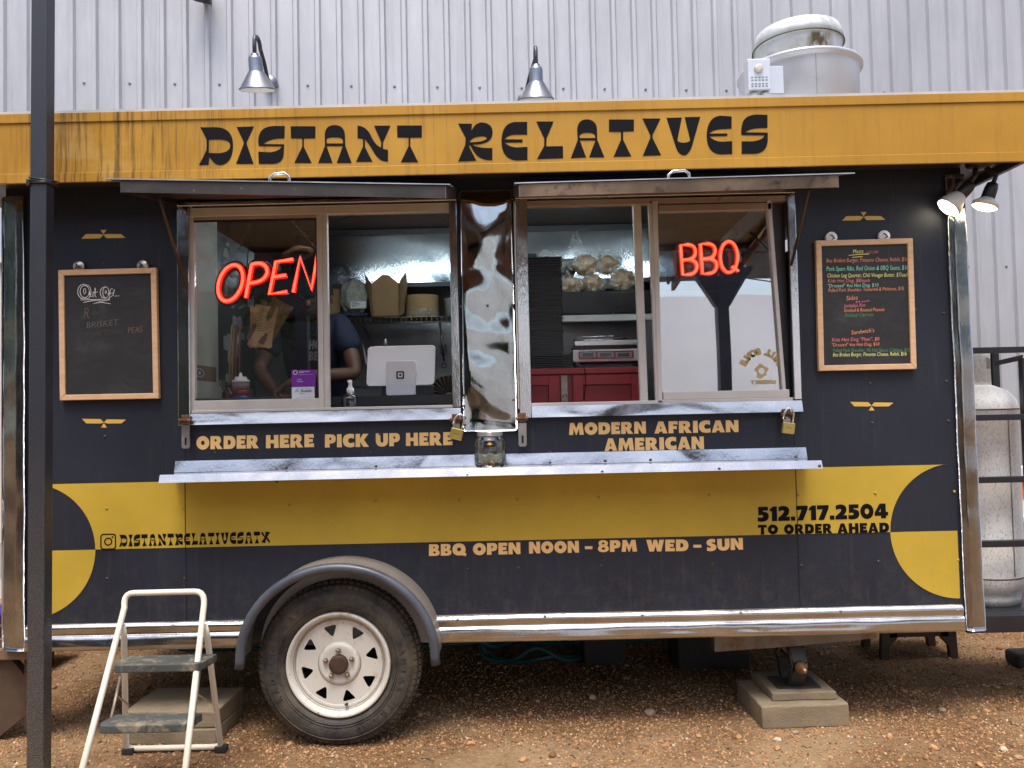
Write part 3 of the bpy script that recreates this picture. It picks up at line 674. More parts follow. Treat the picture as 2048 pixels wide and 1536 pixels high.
# windows ------------------------------------------------------------------
paneL = glass("clear pane", .14); paneR = glass("mirrored pane", .42, (.75, .8, .85), 0, .0006)
def recess(W, name):
    wn = MB()
    wn.box((W[0] - .006, -.0225, ZT + .0002), (W[1] + .004, -.0005, ZT + .02)); wn.box((W[0] - .006, -.022, ZB), (W[0] + .046, -.0005, ZT)); wn.box((W[1] - .03, -.022, ZB + .054), (W[1] + .004, -.0005, ZT))
    r = wn.build("service_window", trimst, TR, .003)
    m = MB()                                         # steel sill below the opening, slightly slanted outwards
    m.hexa([(W[0] + .047, -.030, ZB + .002), (W[1] + .004, -.030, ZB + .002), (W[1] + .004, -.0005, ZB + .002), (W[0] + .047, -.0005, ZB + .002), (W[0] + .047, -.018, ZB + .050), (W[1] + .004, -.018, ZB + .050), (W[1] + .004, -.0005, ZB + .050), (W[0] + .047, -.0005, ZB + .050)])
    m.build("sill", railst, r); return r
def bar(m, p, q, w0, w1, Y, d=.03):
    """straight frame bar given by its photographed end points (left edge p..q) and widths in metres"""
    a, b_ = at(*p, Y), at(*q, Y)
    m.hexa([(b_.x, Y, b_.z), (b_.x + w1, Y, b_.z), (b_.x + w1, Y + d, b_.z), (b_.x, Y + d, b_.z), (a.x, Y, a.z), (a.x + w0, Y, a.z), (a.x + w0, Y + d, a.z), (a.x, Y + d, a.z)])
w1 = recess(LW, "left"); w2 = recess(RW, "right")
Zs = ZB + .052                                        # sash bottom
m = MB(); m.box((LW[0] + .047, -.012, Zs), (LW[1] - .031, .03, Zs + .012)); m.box((LW[0] + .047, -.008, 2.262), (LW[1] - .031, .03, 2.30)); m.build_each("track", alu, w1, .002)
xl0, xl1 = at(383, 600).x, at(636, 600).x
m = MB(); m.box((xl0 - .004, -.004, Zs + .012), (xl0 + .012, .024, 2.28)); m.box((xl0 + .012, -.004, Zs + .012), (xl1, .024, Zs + .054)); m.build("sash_frame", alu, w1, .002)
m = MB(); m.box((xl0 + .012, -.004, 2.248), (xl1, .024, 2.275)); m.build("sash_top", aludull, w1, .002)
m = MB(); m.box((xl1, -.010, Zs + .010), (xl1 + .022, .030, 2.285)); m.box((xl1 + .0225, -.004, Zs + .010), (xl1 + .044, .028, 2.285)); m.build("meeting_rail", alu, w1, .002)
m = MB(); m.box((xl0 + .013, .008, Zs + .055), (xl1 - .001, .012, 2.247)); glL = m.build("pane", paneL, w1)
m = MB(); m.box((xl0 + .013, -.002, Zs + .055), (xl1 - .001, .006, Zs + .063)); m.box((xl0 + .013, -.002, 2.240), (xl1 - .001, .006, 2.247)); m.box((xl1 - .007, -.002, Zs + .063), (xl1 - .001, .006, 2.24)); m.build("gasket", rubber, w1)
# right window: open half left, sliding sash right
xr0 = at(1032, 600).x
m = MB(); m.box((xr0 - .002, -.012, Zs + .012), (xr0 + .02, .03, 2.30)); m.box((xr0 - .002, -.012, Zs - .012), (RW[1] - .031, .03, Zs + .012)); m.build("track", alu, w2, .002)
m = MB(); m.box((xr0 + .02, -.006, 2.275), (RW[1] - .031, .03, 2.30)); m.build("track_top", aludull, w2, .002)
m = MB(); bar(m, (1266, 405), (1281, 806), .034, .034, .02); m.build("sash_stile", alu, w2, .002)
m = MB(); bar(m, (1297, 402), (1312, 806), .015, .013, -.006); bar(m, (1305, 402), (1316, 806), .022, .02, -.012); m.build("meeting_rail", alu, w2, .002)
m = MB(); a = at(1322, 808, -.008); b_ = at(1576, 802, -.008)
m.box((at(1323, 700).x, -.012, Zs + .0125), (at(1574, 700).x, .022, Zs + .047)); m.build("sash_frame", alu, w2, .002)
m = MB(); m.box((at(1317, 405).x, -.01, 2.238), (at(1543, 405).x, .02, 2.268)); m.build("sash_top", aludull, w2, .002)
m = MB(); bar(m, (1534, 400), (1566, 795), .018, .016, -.01); m.build("sash_stile", alu, w2, .002)
m = MB()
tl, tr, br, bl = at(1314, 412, .008), at(1535, 404, .008), at(1567, 796, .008), at(1321, 800, .008)
m.prism([tl, tr, br, bl], (0, .004, 0)); glR = m.build("pane", paneR, w2)
m = MB(); m.box((at(1552, 500).x, .03, Zs + .012), (RW[1] - .028, .05, 2.29)); m.build("jamb_filler", soffm, w2)
# decals and cards on the panes
m = MB(); a, b_ = at(584, 774, -.0015), at(631, 739, -.0015); m.box((a.x, -.003, a.z), (b_.x, -.0005, b_.z)); pc = m.build("permit_card", pm("purple card", (.16, .02, .30), .4), w1)
wh = pm("white print", (.75, .75, .78), .5, 0, .03)
def card_text(rows, Y, mat, parent, name="print"):
    ms = []
    for s, p, q_, h in rows:
        a, b_ = at(*p, Y), at(*q_, Y); ms.append(fit_text(s, (a.x, a.z), (b_.x, b_.z), h * 3.34 / F_PX, name, Y, 0, .012))
    return link_mesh(name, join_meshes(ms, name), mat, parent)
card_text([("ATX", (598, 746), (608, 746), 4), ("PERMIT", (609, 744), (620, 744), 2), ("______", (598, 749), (626, 748), 3), ("VALID", (594, 760), (603, 760), 2), ("FOOD", (594, 764), (606, 764), 2)], -.0042, wh, pc)
decal([[(at(591 + 4.5 * math.cos(k*.4), 745 + 4.5 * math.sin(k*.4), 0).x, at(591, 745 + 4.5 * math.sin(k*.4), 0).z) for k in range(16)], [(at(591 + 3.4 * math.cos(k*.4), 745, 0).x, at(591, 745 + 3.4 * math.sin(k*.4), 0).z) for k in range(16)]], "seal", wh, pc, -.0040)
m = MB(); a, b_ = at(584, 799, -.0015), at(629, 773, -.0015); m.box((a.x, -.003, a.z), (b_.x, -.0005, b_.z - .001)); wc = m.build("permit_card", pm("white card", (.60, .66, .72), .5), w1)
card_text([("Austin", (601, 784), (623, 784), 5.5), ("Health", (600, 788), (606, 788), 2), ("__________", (594, 777), (623, 776), 3), ("__________", (590, 796), (626, 795), 3)], -.0042, pm("navy print", (.02, .03, .08), .5), wc)
decal(px_contours([[(590, 784), (594, 778), (596, 778), (592, 784)], [(595, 784), (596, 780), (597.5, 784)]], -.004, lambda p: p), "mark", pm("green print", (.10, .35, .30), .5), wc, -.0040)
# maker's arc on the right pane, seen from behind (mirrored)
gd = pm("gilt window lettering", (.55, .42, .16), .45)
ms = []; cc_ = at(1524, 742, .004)
for i, ch in enumerate("MILL SCALE"):
    ang = R(28 + i * 14); me = text_mesh(ch, .036, "pane_lettering", 0, .004, 'CENTER')
    me.transform(Matrix.Diagonal((-1, 1, 1, 1)))
    me.transform(Matrix.Translation((cc_.x + .073 * math.cos(ang), cc_.z + .073 * math.sin(ang), 0)) @ Matrix.Rotation(ang - R(90), 4, 'Z')); me.flip_normals(); ms.append(stand(me, .0065))
me = text_mesh("LOCKHART", .020, "pane_lettering", 0, .002, 'CENTER'); me.transform(Matrix.Translation((cc_.x + .006, cc_.z - .055, 0)) @ Matrix.Diagonal((-1, 1, 1, 1))); ms.append(stand(me, .0065))
blob = fill_mesh([[(cc_.x + .026 * (1 + .25 * math.sin(5 * k * .2618)) * math.cos(k * .2618), cc_.z + .03 * (1 + .2 * math.cos(3 * k * .2618)) * math.sin(k * .2618)) for k in range(24)], [(cc_.x + .014 * math.cos(k * .52), cc_.z + .014 * math.sin(k * .52)) for k in range(12)]], "b"); ms.append(stand(blob, .0065))
link_mesh("pane_lettering", join_meshes(ms, "pane_lettering"), gd, w2)
# awnings --------------------------------------------------------------------
def awning(hl, hr, fl, fr, lipmat, over_l, over_r, hy, strut, hpx):
    a, b_ = Vector((hl, -.018, hy)), Vector((hr, -.018, hy)); c1, d1 = fr, fl
    n_ = 16; m = MB()
    def fn(u, w):
        p = a.lerp(b_, u).lerp(d1.lerp(c1, u), w); p.z += -.010 * math.sin(math.pi * w) * math.sin(math.pi * u) + .003 * noise.noise(Vector((p.x * 3, p.y * 5, 2))); return p
    m.grid(fn, 30, 10)
    bmesh.ops.solidify(m.bm, geom=m.bm.faces[:], thickness=.003)
    aw = m.build("awning", brush, TR)
    up = Vector((0, 0, .046))
    m = MB(); e = Vector((.004, 0, 0))
    # hollow rim: front lip and two side lips hanging under a thin top sheet
    m.prism([d1 - up * .5, c1 - up * .5, c1 + up * .5, d1 + up * .5], (0, -.006, 0)); m.build("front_lip", lipmat, aw)
    m = MB()
    for q_, r_, sx_ in ((a, d1, -1), (b_, c1, 1)):
        m.prism([q_ - up * .35, r_ - up * .5, r_ + up * .5, q_ + up * .5], (sx_ * .004, 0, 0))
    m.build_each("side_lip", brush, aw)
    m = MB(); t = Vector((0, -.012, .0245)); 
    m.prism([a + up * .5 + Vector((0, 0, .0015)), b_ + up * .5 + Vector((0, 0, .0015)), c1 + t + Vector((over_r, 0, 0)), d1 + t + Vector((-over_l, 0, 0))], (0, 0, .004)); m.build("top_sheet", steel("awning top steel", (.55, .55, .55), .3, .01), aw)
    m = MB(); h0 = at(hpx[0], hpx[1], -.5); h1 = at(hpx[2], hpx[3], -.5); hc = (h0 + h1) / 2
    y_ = d1.y + .03; m.tube([(h0.x, y_, h0.z - .03), (h0.x + .004, y_, h0.z + .012), (h0.x + .02, y_, h0.z + .024), (h1.x - .02, y_, h1.z + .024), (h1.x - .004, y_, h1.z + .012), (h1.x, y_, h1.z - .03)], .006, 8); m.build("lift_handle", chrome, aw)
    m = MB(); m.box((-.5, -.5, -.5), (.5, .5, .5)) if False else None
    s0, s1 = strut; m.tube([s0, s1], .0065, 6); m.build("strut", pm("strut steel", (.10, .075, .06), .4, .6), aw)
    return aw
lipL = pm("dirty awning lip", (.055, .048, .042), .4, .4, .4, 5, dirt=((.55, .5, .42), 70, .66, .06))
lipR = pm("tarnished awning lip", (.20, .135, .085), .36, .6, .45, 5, dirt=((.04, .028, .02), 12, .54, .14))
YF = -.53
Lfl, Lfr = at(243, 373, YF), at(890, 385, YF); Rfl, Rfr = at(1040, 382, YF), at(1675, 363, YF)
awning(LW[0] - .004, LW[1] + .0, Lfl, Lfr, lipL, .055, .02, 2.333, (at(318, 392, -.36), at(374, 578, -.02)), (538, 361, 580, 359))
awning(RW[0] - .01, RW[1] + .004, Rfl, Rfr, lipR, .02, .06, 2.333, (at(1618, 378, -.36), at(1583, 530, -.02)), (1335, 356, 1380, 353))
# hasps at the window corners
hs = steel("hasp zinc", (.55, .55, .54), .25, .004)
rust = pm("rusty hinge", (.20, .10, .055), .6, .4, .4, 30)
for px, py, L in ((372, 840, 1), (1044, 836, 1), (912, 838, 0), (1572, 828, 0)):
    p = at(px, py, -.03); m = MB()
    m.box((p.x - .017, -.042, p.z - .018), (p.x + .017, -.031, p.z + .022))
    for k in range(3): m.lathe([(.008, -.014), (.008, .014)], (p.x - .012 + k * .012, -.043, p.z - .002), 'X', 8)
    hsp = m.build("hasp", rust, TR, .002)
    if L:
        m = MB(); o_ = [(p.x - .017, p.z - .022), (p.x + .018, p.z - .022), (p.x + .018, p.z - .115), (p.x + .012, p.z - .122), (p.x - .011, p.z - .122), (p.x - .017, p.z - .115)]
        sl = [(p.x - .004, p.z - .075), (p.x + .005, p.z - .075), (p.x + .005, p.z - .108), (p.x - .004, p.z - .108)]
        link_mesh("hasp_strap", stand(fill_mesh([o_, sl], "hasp_strap", .002), -.035), hs, hsp)
    else:
        m = MB(); m.box((p.x - .014, -.036, p.z - .075), (p.x + .016, -.031, p.z - .02)); m.tube([(p.x, -.036, p.z - .008), (p.x - .012, -.055, p.z - .012), (p.x, -.06, p.z - .02)], .003, 6); m.build("hasp_strap", hs, hsp)
# wheel, fender, arch -----------------------------------------------------------
wc_ = at(675, 1329, -.10); WX, WZ = wc_.x, .338; WR = .338
fx0, fx1 = at(481, 1310, -.17), at(870, 1303, -.17); fcx = (fx0.x + fx1.x) / 2; fr = (fx1.x - fx0.x) / 2; fz = .395; ftop = at(672, 1135, -.17).z - fz
frim = pm("grey fender rim", (.085, .095, .115), .42, .3, .2, 8, dirt=((.22, .14, .09), 20, .68, .1))
pts = [Vector((x, -.175, z)) for x, z in arc(fcx, fz, fr, 180, 0, 40, ftop)]
pts = [pts[0] + Vector((-.004, 0, -.035))] + pts + [pts[-1] + Vector((.004, 0, -.035))]
m = MB(); m.tube(pts, .020, 10)
fen = m.build("fender_rim", frim, TR)
m = MB(); A = arc(fcx, fz, fr + .012, 182, -2, 40, ftop + .012)
for i in range(40):
    (xa_, za_), (xb_, zb_) = A[i], A[i+1]
    m.hexa([(xa_, -.178, za_), (xb_, -.178, zb_), (xb_, 0, zb_), (xa_, 0, za_), (xa_ * 1.0, -.178, za_ + .004), (xb_, -.178, zb_ + .004), (xb_, 0, zb_ + .004), (xa_, 0, za_ + .004)])
m.build("fender", pm("dusty fender sheet", (.34, .30, .25), .4, .35, .2, 6), TR)
ai = arc(fcx, fz, fr - .03, 180, 0, 32, ftop - .035)
decal([[(x, z) for x, z in ai] + [(fcx + fr - .03, .40), (fcx - fr + .03, .40)]], "wheel_well", pm("wheel well panel", (.34, .33, .31), .6, 0, .15, 3, dirt=((.16, .12, .09), 5, .62, .2)), TR, -.0035, .003)
wheel = MB()
prof = [(.215, -.045), (.222, -.062), (.235, -.074), (.262, -.083), (.290, -.082), (.306, -.076), (.314, -.068), (.327, -.056), (.334, -.044), (WR, -.026), (WR, .085), (.32, .11), (.25, .115), (.215, .09)]
YW = -.02
wheel.lathe([(r, y + YW) for r, y in prof], (WX, 0, WZ), 'Y', 96, caps=False)
tyrem, nt, b = new_mat("dusty tyre rubber")
nn = tex(nt, coords(nt), 7, 8, .7); n5 = tex(nt, coords(nt), 180, 2)
cc = mix(nt, ramp(nt, nn, [(.38, 0), (.66, .8)]), (.020, .020, .021), (.135, .108, .072)); cc = mix(nt, ramp(nt, n5, [(.6, 0), (.75, .4)]), cc, (.22, .19, .14))
nt.links.new(cc, b.inputs['Base Color']); b.inputs['Roughness'].default_value = .72; bump(nt, b, n5, .001)
WH = wheel.build("wheel", tyrem, TR)
m = MB()
for k in range(76):
    a_ = 2 * math.pi * k / 76; ca, sa = math.cos(a_), math.sin(a_); rot = Matrix.Rotation(-a_, 3, 'Y')
    for y0, y1, r0, r1 in ((-.070, -.046, .319, .3335), (-.040, -.012, .334, .3435), (-.006, .022, .336, .3435), (.028, .06, .336, .343)):
        wd = .0105
        P = [(r0, YW + y0, -wd), (r1, YW + y0, -wd), (r1, YW + y1, -wd), (r0, YW + y1, -wd), (r0, YW + y0, wd), (r1, YW + y0, wd), (r1, YW + y1, wd), (r0, YW + y1, wd)]
        if y0 < -.06: P = [(.315, YW - .068, -wd), (.329, YW - .061, -wd), (.3345, YW - .046, -wd), (.325, YW - .046, -wd), (.315, YW - .068, wd), (.329, YW - .061, wd), (.3345, YW - .046, wd), (.325, YW - .046, wd)]
        m.hexa([Vector((WX, 0, WZ)) + rot @ Vector(q_) for q_ in P])
m.build("tread", tyrem, WH)
m = MB()
for r_, y_ in ((.303, -.079), (.252, -.0815), (.243, -.079)):
    m.tube([(WX + r_ * math.cos(k * math.pi / 48), YW + y_, WZ + r_ * math.sin(k * math.pi / 48)) for k in range(96)], .0022, 6, True)
m.build("sidewall_rings", tyrem, WH)
ms = []
for word, a0, st_ in (("RADIAL TRAIL", 208, -8.2), ("RADIAL TRAIL", 20, -8.2)):
    for i, ch in enumerate(word):
        if ch == ' ': continue
        a_ = R(a0 + i * st_); me = text_mesh(ch, .034, "tyre_lettering", 0, .001, 'CENTER', .0015)
        me.transform(Matrix.Translation((WX + .263 * math.cos(a_), WZ + .263 * math.sin(a_), 0)) @ Matrix.Rotation(a_ - R(90), 4, 'Z')); ms.append(stand(me, YW - .0842))
link_mesh("tyre_lettering", join_meshes(ms, "tyre_lettering"), pm("tyre letter rubber", (.045, .044, .04), .6), WH)
rimw = pm("dirty white rim paint", (.62, .59, .52), .45, 0, .08, 5, dirt=((.33, .23, .14), 9, .56, .22), spots=((.26, .17, .10), 80, .70))
m = MB()
m.lathe([(.185, -.02), (.192, -.052), (.200, -.060), (.203, -.070), (.213, -.075), (.218, -.072), (.219, -.05), (.212, .0)], (WX, YW, WZ), 'Y', 72, caps=False)
m.build("rim", rimw, WH)
hole = []
for k in range(8):
    a_ = R(90 + 14 + 45 * k); c0 = (.139 * math.cos(a_), .139 * math.sin(a_)); tri = []
    for (u, v_) in ((-.031, .022), (.031, .022), (0, -.030)):
        tri.append((c0[0] + v_ * math.cos(a_) - u * math.sin(a_), c0[1] + v_ * math.sin(a_) + u * math.cos(a_)))
    rr_ = []
    for i in range(3):
        p, q_, r_ = Vector(tri[i-1]), Vector(tri[i]), Vector(tri[(i+1) % 3])
        s0, s1 = q_.lerp(p, .25), q_.lerp(r_, .25)
        rr_ += [tuple(s0 * (1-t)**2 + q_ * 2*t*(1-t) + s1 * t*t) for t in (0, .25, .5, .75, 1)]
    hole.append(rr_)
disc = [[(.187 * math.cos(k * math.pi / 36), .187 * math.sin(k * math.pi / 36)) for k in range(72)]] + hole
me = fill_mesh(disc, "rim_disc", .002)
me.transform(Matrix.Translation((WX, WZ, 0))); link_mesh("rim_disc", stand(me, YW - .040), rimw, WH)
m = MB(); m.lathe([(.092, -.0425), (.080, -.052), (.072, -.054), (.060, -.051), (.0, -.050)], (WX, YW, WZ), 'Y', 56); m.lathe([(.190, -.042), (.178, -.046), (.172, -.0425)], (WX, YW, WZ), 'Y', 64, caps=False); m.build("rim_center", rimw, WH)
m = MB()
for r_ in (.1985, .1915, .1845): m.tube([(WX + r_ * math.cos(k * math.pi / 40), YW - .0575 + (.2 - r_) * .6, WZ + r_ * math.sin(k * math.pi / 40)) for k in range(80)], .0013, 5, True)
m.build_each("rim_groove", pm("groove brown", (.30, .25, .19), .6), WH)  # thin brown rings along the rim steps
rustd = pm("rust brown metal", (.075, .042, .026), .7, .3, .4, 25)
m = MB(); m.lathe([(.040, -.035), (.040, -.066), (.036, -.071), (.028, -.073), (.0, -.073)], (WX, YW, WZ), 'Y', 36); m.build("hub_cap", rustd, WH)
for k in range(5):
    a_ = R(90 + 72 * k + 2); p = (WX + .0575 * math.cos(a_), YW, WZ + .0575 * math.sin(a_)); m = MB()
    m.lathe([(.011, -.048), (.011, -.060), (.009, -.066), (.004, -.069)], p, 'Y', 6, smooth=False); m.lathe([(.005, -.069), (.005, -.073)], p, 'Y', 8); m.build("lug_nut", pm("rusty nut", (.25, .18, .11), .5, .6, .3, 40), WH)
m = MB(); a_ = R(-80); m.tube([(WX + .172 * math.cos(a_), YW - .045, WZ + .172 * math.sin(a_)), (WX + .166 * math.cos(a_), YW - .068, WZ + .166 * math.sin(a_))], .005, 8); m.build("valve", rubber, WH)
m = MB(); m.lathe([(.18, .0), (.18, .03)], (WX, YW + .03, WZ), 'Y', 40); m.build("brake_drum", pm("dark drum", (.012, .012, .012), .8), WH)
# chassis under the body
chs = pm("chassis steel", (.05, .045, .042), .6, .3, .3, 12, dirt=((.16, .08, .04), 9, .6, .2))
m = MB(); m.box((X0, .05, .40), (X1 - .03, .13, .455)); m.box((X0, 1.9, .36), (X1, 2.0, .455)); m.box((X0 + .02, .052, .457), (X1 - .03, 2.048, .47))
for x in (-1.8, -1.2, -.4, .3, 1.0, 1.6): m.box((x, .14, .38), (x + .06, 1.89, .455))
m.build("chassis", chs, TR)
zb_ = [at(1428, 1303, .08), at(1752, 1275, .08), at(1428, 1272, .08)]
m = MB(); m.prism([(zb_[0].x, .07, .395), (zb_[0].x, .07, zb_[0].z), (at(1600, 1292, .07).x, .07, at(1600, 1292, .07).z), (zb_[1].x, .07, zb_[1].z), (zb_[1].x, .07, .395)], (0, .06, 0)); m.build("drop_beam", pm("galvanized beam", (.20, .185, .16), .5, .5, .25, 8, dirt=((.14, .07, .04), 5, .5, .2)), TR, .003)
m = MB(); m.tube([(WX, -.01, WZ), (WX, 2.1, WZ)], .045, 10); m.build("axle", chs, TR)
m = MB(); p = at(48, 1325, .0); m.box((X0 - .3, .02, .355), (-2.09, .20, .40)); m.build("rear_bumper", pm("weathered bumper", (.20, .13, .08), .6, .2, .25, 8), TR, .004)
m = MB(); m.box((-2.5, .05, .02), (-2.13, .09, .35), Matrix.Rotation(R(-38), 3, 'Y')); m.build("bumper_brace", pm("rusted brace", (.09, .055, .035), .7, .2, .3, 10), TR)
m = MB(); m.box((-2.14, .03, .05), (-2.10, .07, .355)); m.build("bumper_post", rustd, TR)
# tongue platform with tank rack at the right end
blk = pm("black rack paint", (.014, .014, .017), .35, 0, .2, 8)
m = MB(); m.box((X1 + .008, .10, .355), (3.4, .17, .43)); m.box((X1 + .008, .60, .355), (3.4, .67, .43)); m.box((X1 + .008, .171, .415), (3.4, .599, .432)); m.build("tongue_platform", blk, TR, .003)
rk = MB()
def hb(py0, py1, Y, x0=2.0, x1=3.3, lean=0):
    a = at(1990, py0, Y).z; b_ = at(1990, py1, Y).z; rk.box((x0, Y, b_), (x1, Y + .03, a))
hb(829, 841, .13); hb(954, 966, .13); hb(1082, 1095, .13); hb(694, 706, .18)
hb(704, 714, .45, 2.0, 2.36)
pa_ = at(1984, 706, .46); rk.box((pa_.x, .46, .43), (pa_.x + .035, .49, pa_.z))
rk.hexa([(p_.x, p_.y, p_.z) for p_ in (at(1990, 732, .38), at(2046, 720, .13), at(2046, 720, .16), at(1990, 732, .41), at(1990, 722, .38), at(2046, 709, .13), at(2046, 709, .16), at(1990, 722, .41))])
pb_ = at(2044, 716, .13); rk.box((pb_.x, .131, .43), (pb_.x + .04, .16, pb_.z))
rk.build("tank_rack", blk, TR, .002)
# =================================================================== THINGS AROUND THE TRAILER
def px3(px, py, Y): return at(px, py, Y)
# steel post in front, at the left
YP = -.42; a, b_ = at(62, 300, YP), at(94, 300, YP); xp0, xp1 = a.x, b_.x
post = thing("steel_post", "dark square steel canopy post rising in front of the trailer at its left end", "post", ((xp0 + xp1) / 2, YP + .03, 0))
pmx, nt, b = new_mat("dusty post paint")
n1 = tex(nt, coords(nt), 5, 6); n2 = tex(nt, coords(nt), 230, 3, .6); tc = N(nt, "ShaderNodeTexCoord"); sx = N(nt, "ShaderNodeSeparateXYZ"); nt.links.new(tc.outputs['Object'], sx.inputs[0])
mr = N(nt, "ShaderNodeMapRange"); nt.links.new(sx.outputs[2], mr.inputs[0]); mr.inputs[1].default_value = 0; mr.inputs[2].default_value = 1.4; mr.inputs[3].default_value = .75; mr.inputs[4].default_value = .0
m_ = N(nt, "ShaderNodeMath", operation='MULTIPLY'); nt.links.new(mr.outputs[0], m_.inputs[0]); nt.links.new(ramp(nt, n2, [(.44, 0), (.62, 1)]), m_.inputs[1])
c = mix(nt, n1, (.022, .024, .032), (.034, .036, .046)); c = mix(nt, m_.outputs[0], c, (.22, .18, .12))
nt.links.new(c, b.inputs['Base Color']); b.inputs['Roughness'].default_value = .38; bump(nt, b, n2, .0012)
zT, zB_ = 3.9, -.1
def xedge(px0, px1, z): a_, b_ = at(px0, 0, YP), at(px1, 1536, YP); k = (z - b_.z) / (a_.z - b_.z); return b_.x + (a_.x - b_.x) * k
xb0, xb1, xt0, xt1 = xedge(62, 52, zB_), xedge(94, 86, zB_), xedge(62, 52, zT), xedge(94, 86, zT)
m = MB(); m.hexa([(xb0, YP, zB_), (xb1, YP, zB_), (xb1, YP + .055, zB_), (xb0, YP + .055, zB_), (xt0, YP, zT), (xt1, YP, zT), (xt1, YP + .055, zT), (xt0, YP + .055, zT)]); m.build("shaft", pmx, post, .004)
zt = at(85, 365, YP).z; m = MB()
for dz in (0, .009, .02):
    m.tube([(xp0 - .004, YP - .004, zt + dz), (xp1 + .004, YP - .004, zt + dz * .4), (xp1 + .004, YP + .059, zt + dz), (xp0 - .004, YP + .059, zt + dz)], .0035, 6, True)
m.box((xp0 - .014, YP - .008, zt - .012), (xp0 - .002, YP + .004, zt + .012)); m.build("wire_tie", pm("black tie", (.02, .02, .02), .4), post)

# chalkboards
pine = pm("pale pine frame", (.68, .43, .24), .5, 0, .12, 5, stretch=(3, 3, 14))
slate, nt, b = new_mat("chalkboard slate")
n1 = tex(nt, coords(nt, (1, 1, 1.6)), 7, 8, .7, .5); n2 = tex(nt, coords(nt), 3, 3)
m_ = N(nt, "ShaderNodeMath", operation='MULTIPLY'); nt.links.new(ramp(nt, n1, [(.45, 0), (.75, .55)]), m_.inputs[0]); nt.links.new(ramp(nt, n2, [(.4, 0), (.7, 1)]), m_.inputs[1])
nt.links.new(mix(nt, m_.outputs[0], (.016, .016, .017), (.12, .12, .125)), b.inputs['Base Color']); b.inputs['Roughness'].default_value = .6
white_chalk = pm("white chalk", (.85, .85, .82), .9, 0, .15, 60)
def chalkboard(label, TL, TRt, BR, BL):
    t = thing("chalkboard", label, "chalkboard", tuple(at(*BL, -.01)))
    q = [at(*p, -.026) for p in (TL, TRt, BR, BL)]; c = sum(q, Vector()) / 4
    def ins(p, w): 
        return Vector((p.x + (w if p.x < c.x else -w), p.y, p.z + (w if p.z < c.z else -w)))
    w = .024; qi = [ins(p, w) for p in q]
    for i in range(4):
        j = (i + 1) % 4; m = MB(); m.prism([q[i], q[j], qi[j], qi[i]], (0, .022, 0)); m.build("frame_rail", pine, t, .0025)
    m = MB(); e = Vector((0, .008, 0)); m.prism([p + e for p in qi], (0, .01, 0)); m.build("slate", slate, t)
    return t
cb1 = chalkboard("pine framed chalkboard headed Out Of with rubbed out lines hanging left of the windows", (116, 540), (312, 535), (317, 797), (119, 801))
cb2 = chalkboard("pine framed chalkboard menu in coloured chalk hanging right of the windows", (1632, 481), (1826, 476), (1834, 738), (1638, 742))
def hooks(t, pts, mt):
    for px, py in pts:
        p = at(px, py, -.03); m = MB(); m.lathe([(.025, .028), (.0255, .010), (.023, .006), (0.0, .006)], (p.x, -.03, p.z), 'Y', 28)
        m.build("hook_magnet", mt, t)
        m = MB(); m.tube([(p.x - .007, -.028, p.z + .01), (p.x - .002, -.036, p.z + .004), (p.x + .004, -.04, p.z - .008), (p.x - .006, -.04, p.z - .012)], .0028, 6); m.build("hook", pm("dark hook", (.03, .03, .03), .4, .5), t)
hooks(cb1, ((155, 532), (283, 530)), steel("hook plate", (.5, .45, .38), .22, .004)); hooks(cb2, ((1665, 474), (1771, 471)), pm("white magnet", (.8, .8, .8), .4))
YC = -.0188
def chalk_lines(t, rows, name="chalk_writing"):
    by = {}
    for s, p, q, h, col in rows:
        a, b_ = at(*p, YC), at(*q, YC); by.setdefault((col, s, p), []).append(fit_text(s, (a.x, a.z), (b_.x, b_.z), h * 3.32 / F_PX, name, YC, .18, -.004))
    for (col, _, _), ms in by.items():
        mm = pm("chalk %d" % (hash(col) % 9973), col, .9, 0, .2, 60)
        link_mesh(name, join_meshes(ms, name), mm, t)
OR, GR, YE, PK, DG, DO = (.85, .30, .13), (.30, .72, .50), (.80, .80, .25), (.75, .20, .24), (.10, .28, .13), (.75, .33, .14)
chalk_lines(cb2, [
 ("Meats", (1706, 507), (1727, 506), 8, YE), ("/1/2 LBS", (1731, 507), (1757, 506), 5, PK),
 ("8oz Brisket Burger, Pimento Cheese, Relish, $16", (1653, 525), (1816, 522), 8, OR),
 ("Pork Spare Ribs, Red Onion & BBQ Sauce, $18", (1653, 542), (1817, 539), 9, GR),
 ("Chicken Leg Quarter, Chili Vinegar Butter, $7/each", (1655, 555), (1817, 553), 8, YE),
 ("Kids Hot Dog, $8/each", (1656, 565), (1740, 564), 7, PK),
 ("\"Dressed\" 4oz Hot Dog, $10", (1656, 575), (1757, 573), 7, GR),
 ("Pulled Pork Shoulder, Tamarind & Molasses, $15", (1657, 584), (1808, 580), 7, OR),
 ("Sides", (1693, 601), (1716, 599), 9, DO), ("$4 each", (1711, 606), (1739, 603), 4, PK),
 ("Jambalaya Rice", (1688, 615), (1731, 613), 7, PK), ("Smoked & Roasted Peanuts", (1688, 624), (1769, 622), 7, OR), ("Pickled Carrots", (1690, 634), (1747, 632), 7, DG),
 ("Sandwich's", (1703, 669), (1749, 664), 8, DO),
 ("Kids Hot Dog \"Plain\", $8", (1664, 683), (1759, 681), 7, PK), ("\"Dressed\" 4oz Hot Dog, $10", (1664, 693), (1759, 691), 6.5, OR),
 ("Pulled Pork Shoulder, Pik Hot Sauce, Cabbage, $15", (1666, 704), (1820, 703), 7, DG),
 ("8oz Brisket Burger, Pimento Cheese, Relish, $16", (1666, 713), (1813, 711), 7.5, YE)])
m = MB()
def stroke(pts, r=.0016): m.tube([at(px, py, YC) for px, py in pts], r, 5)
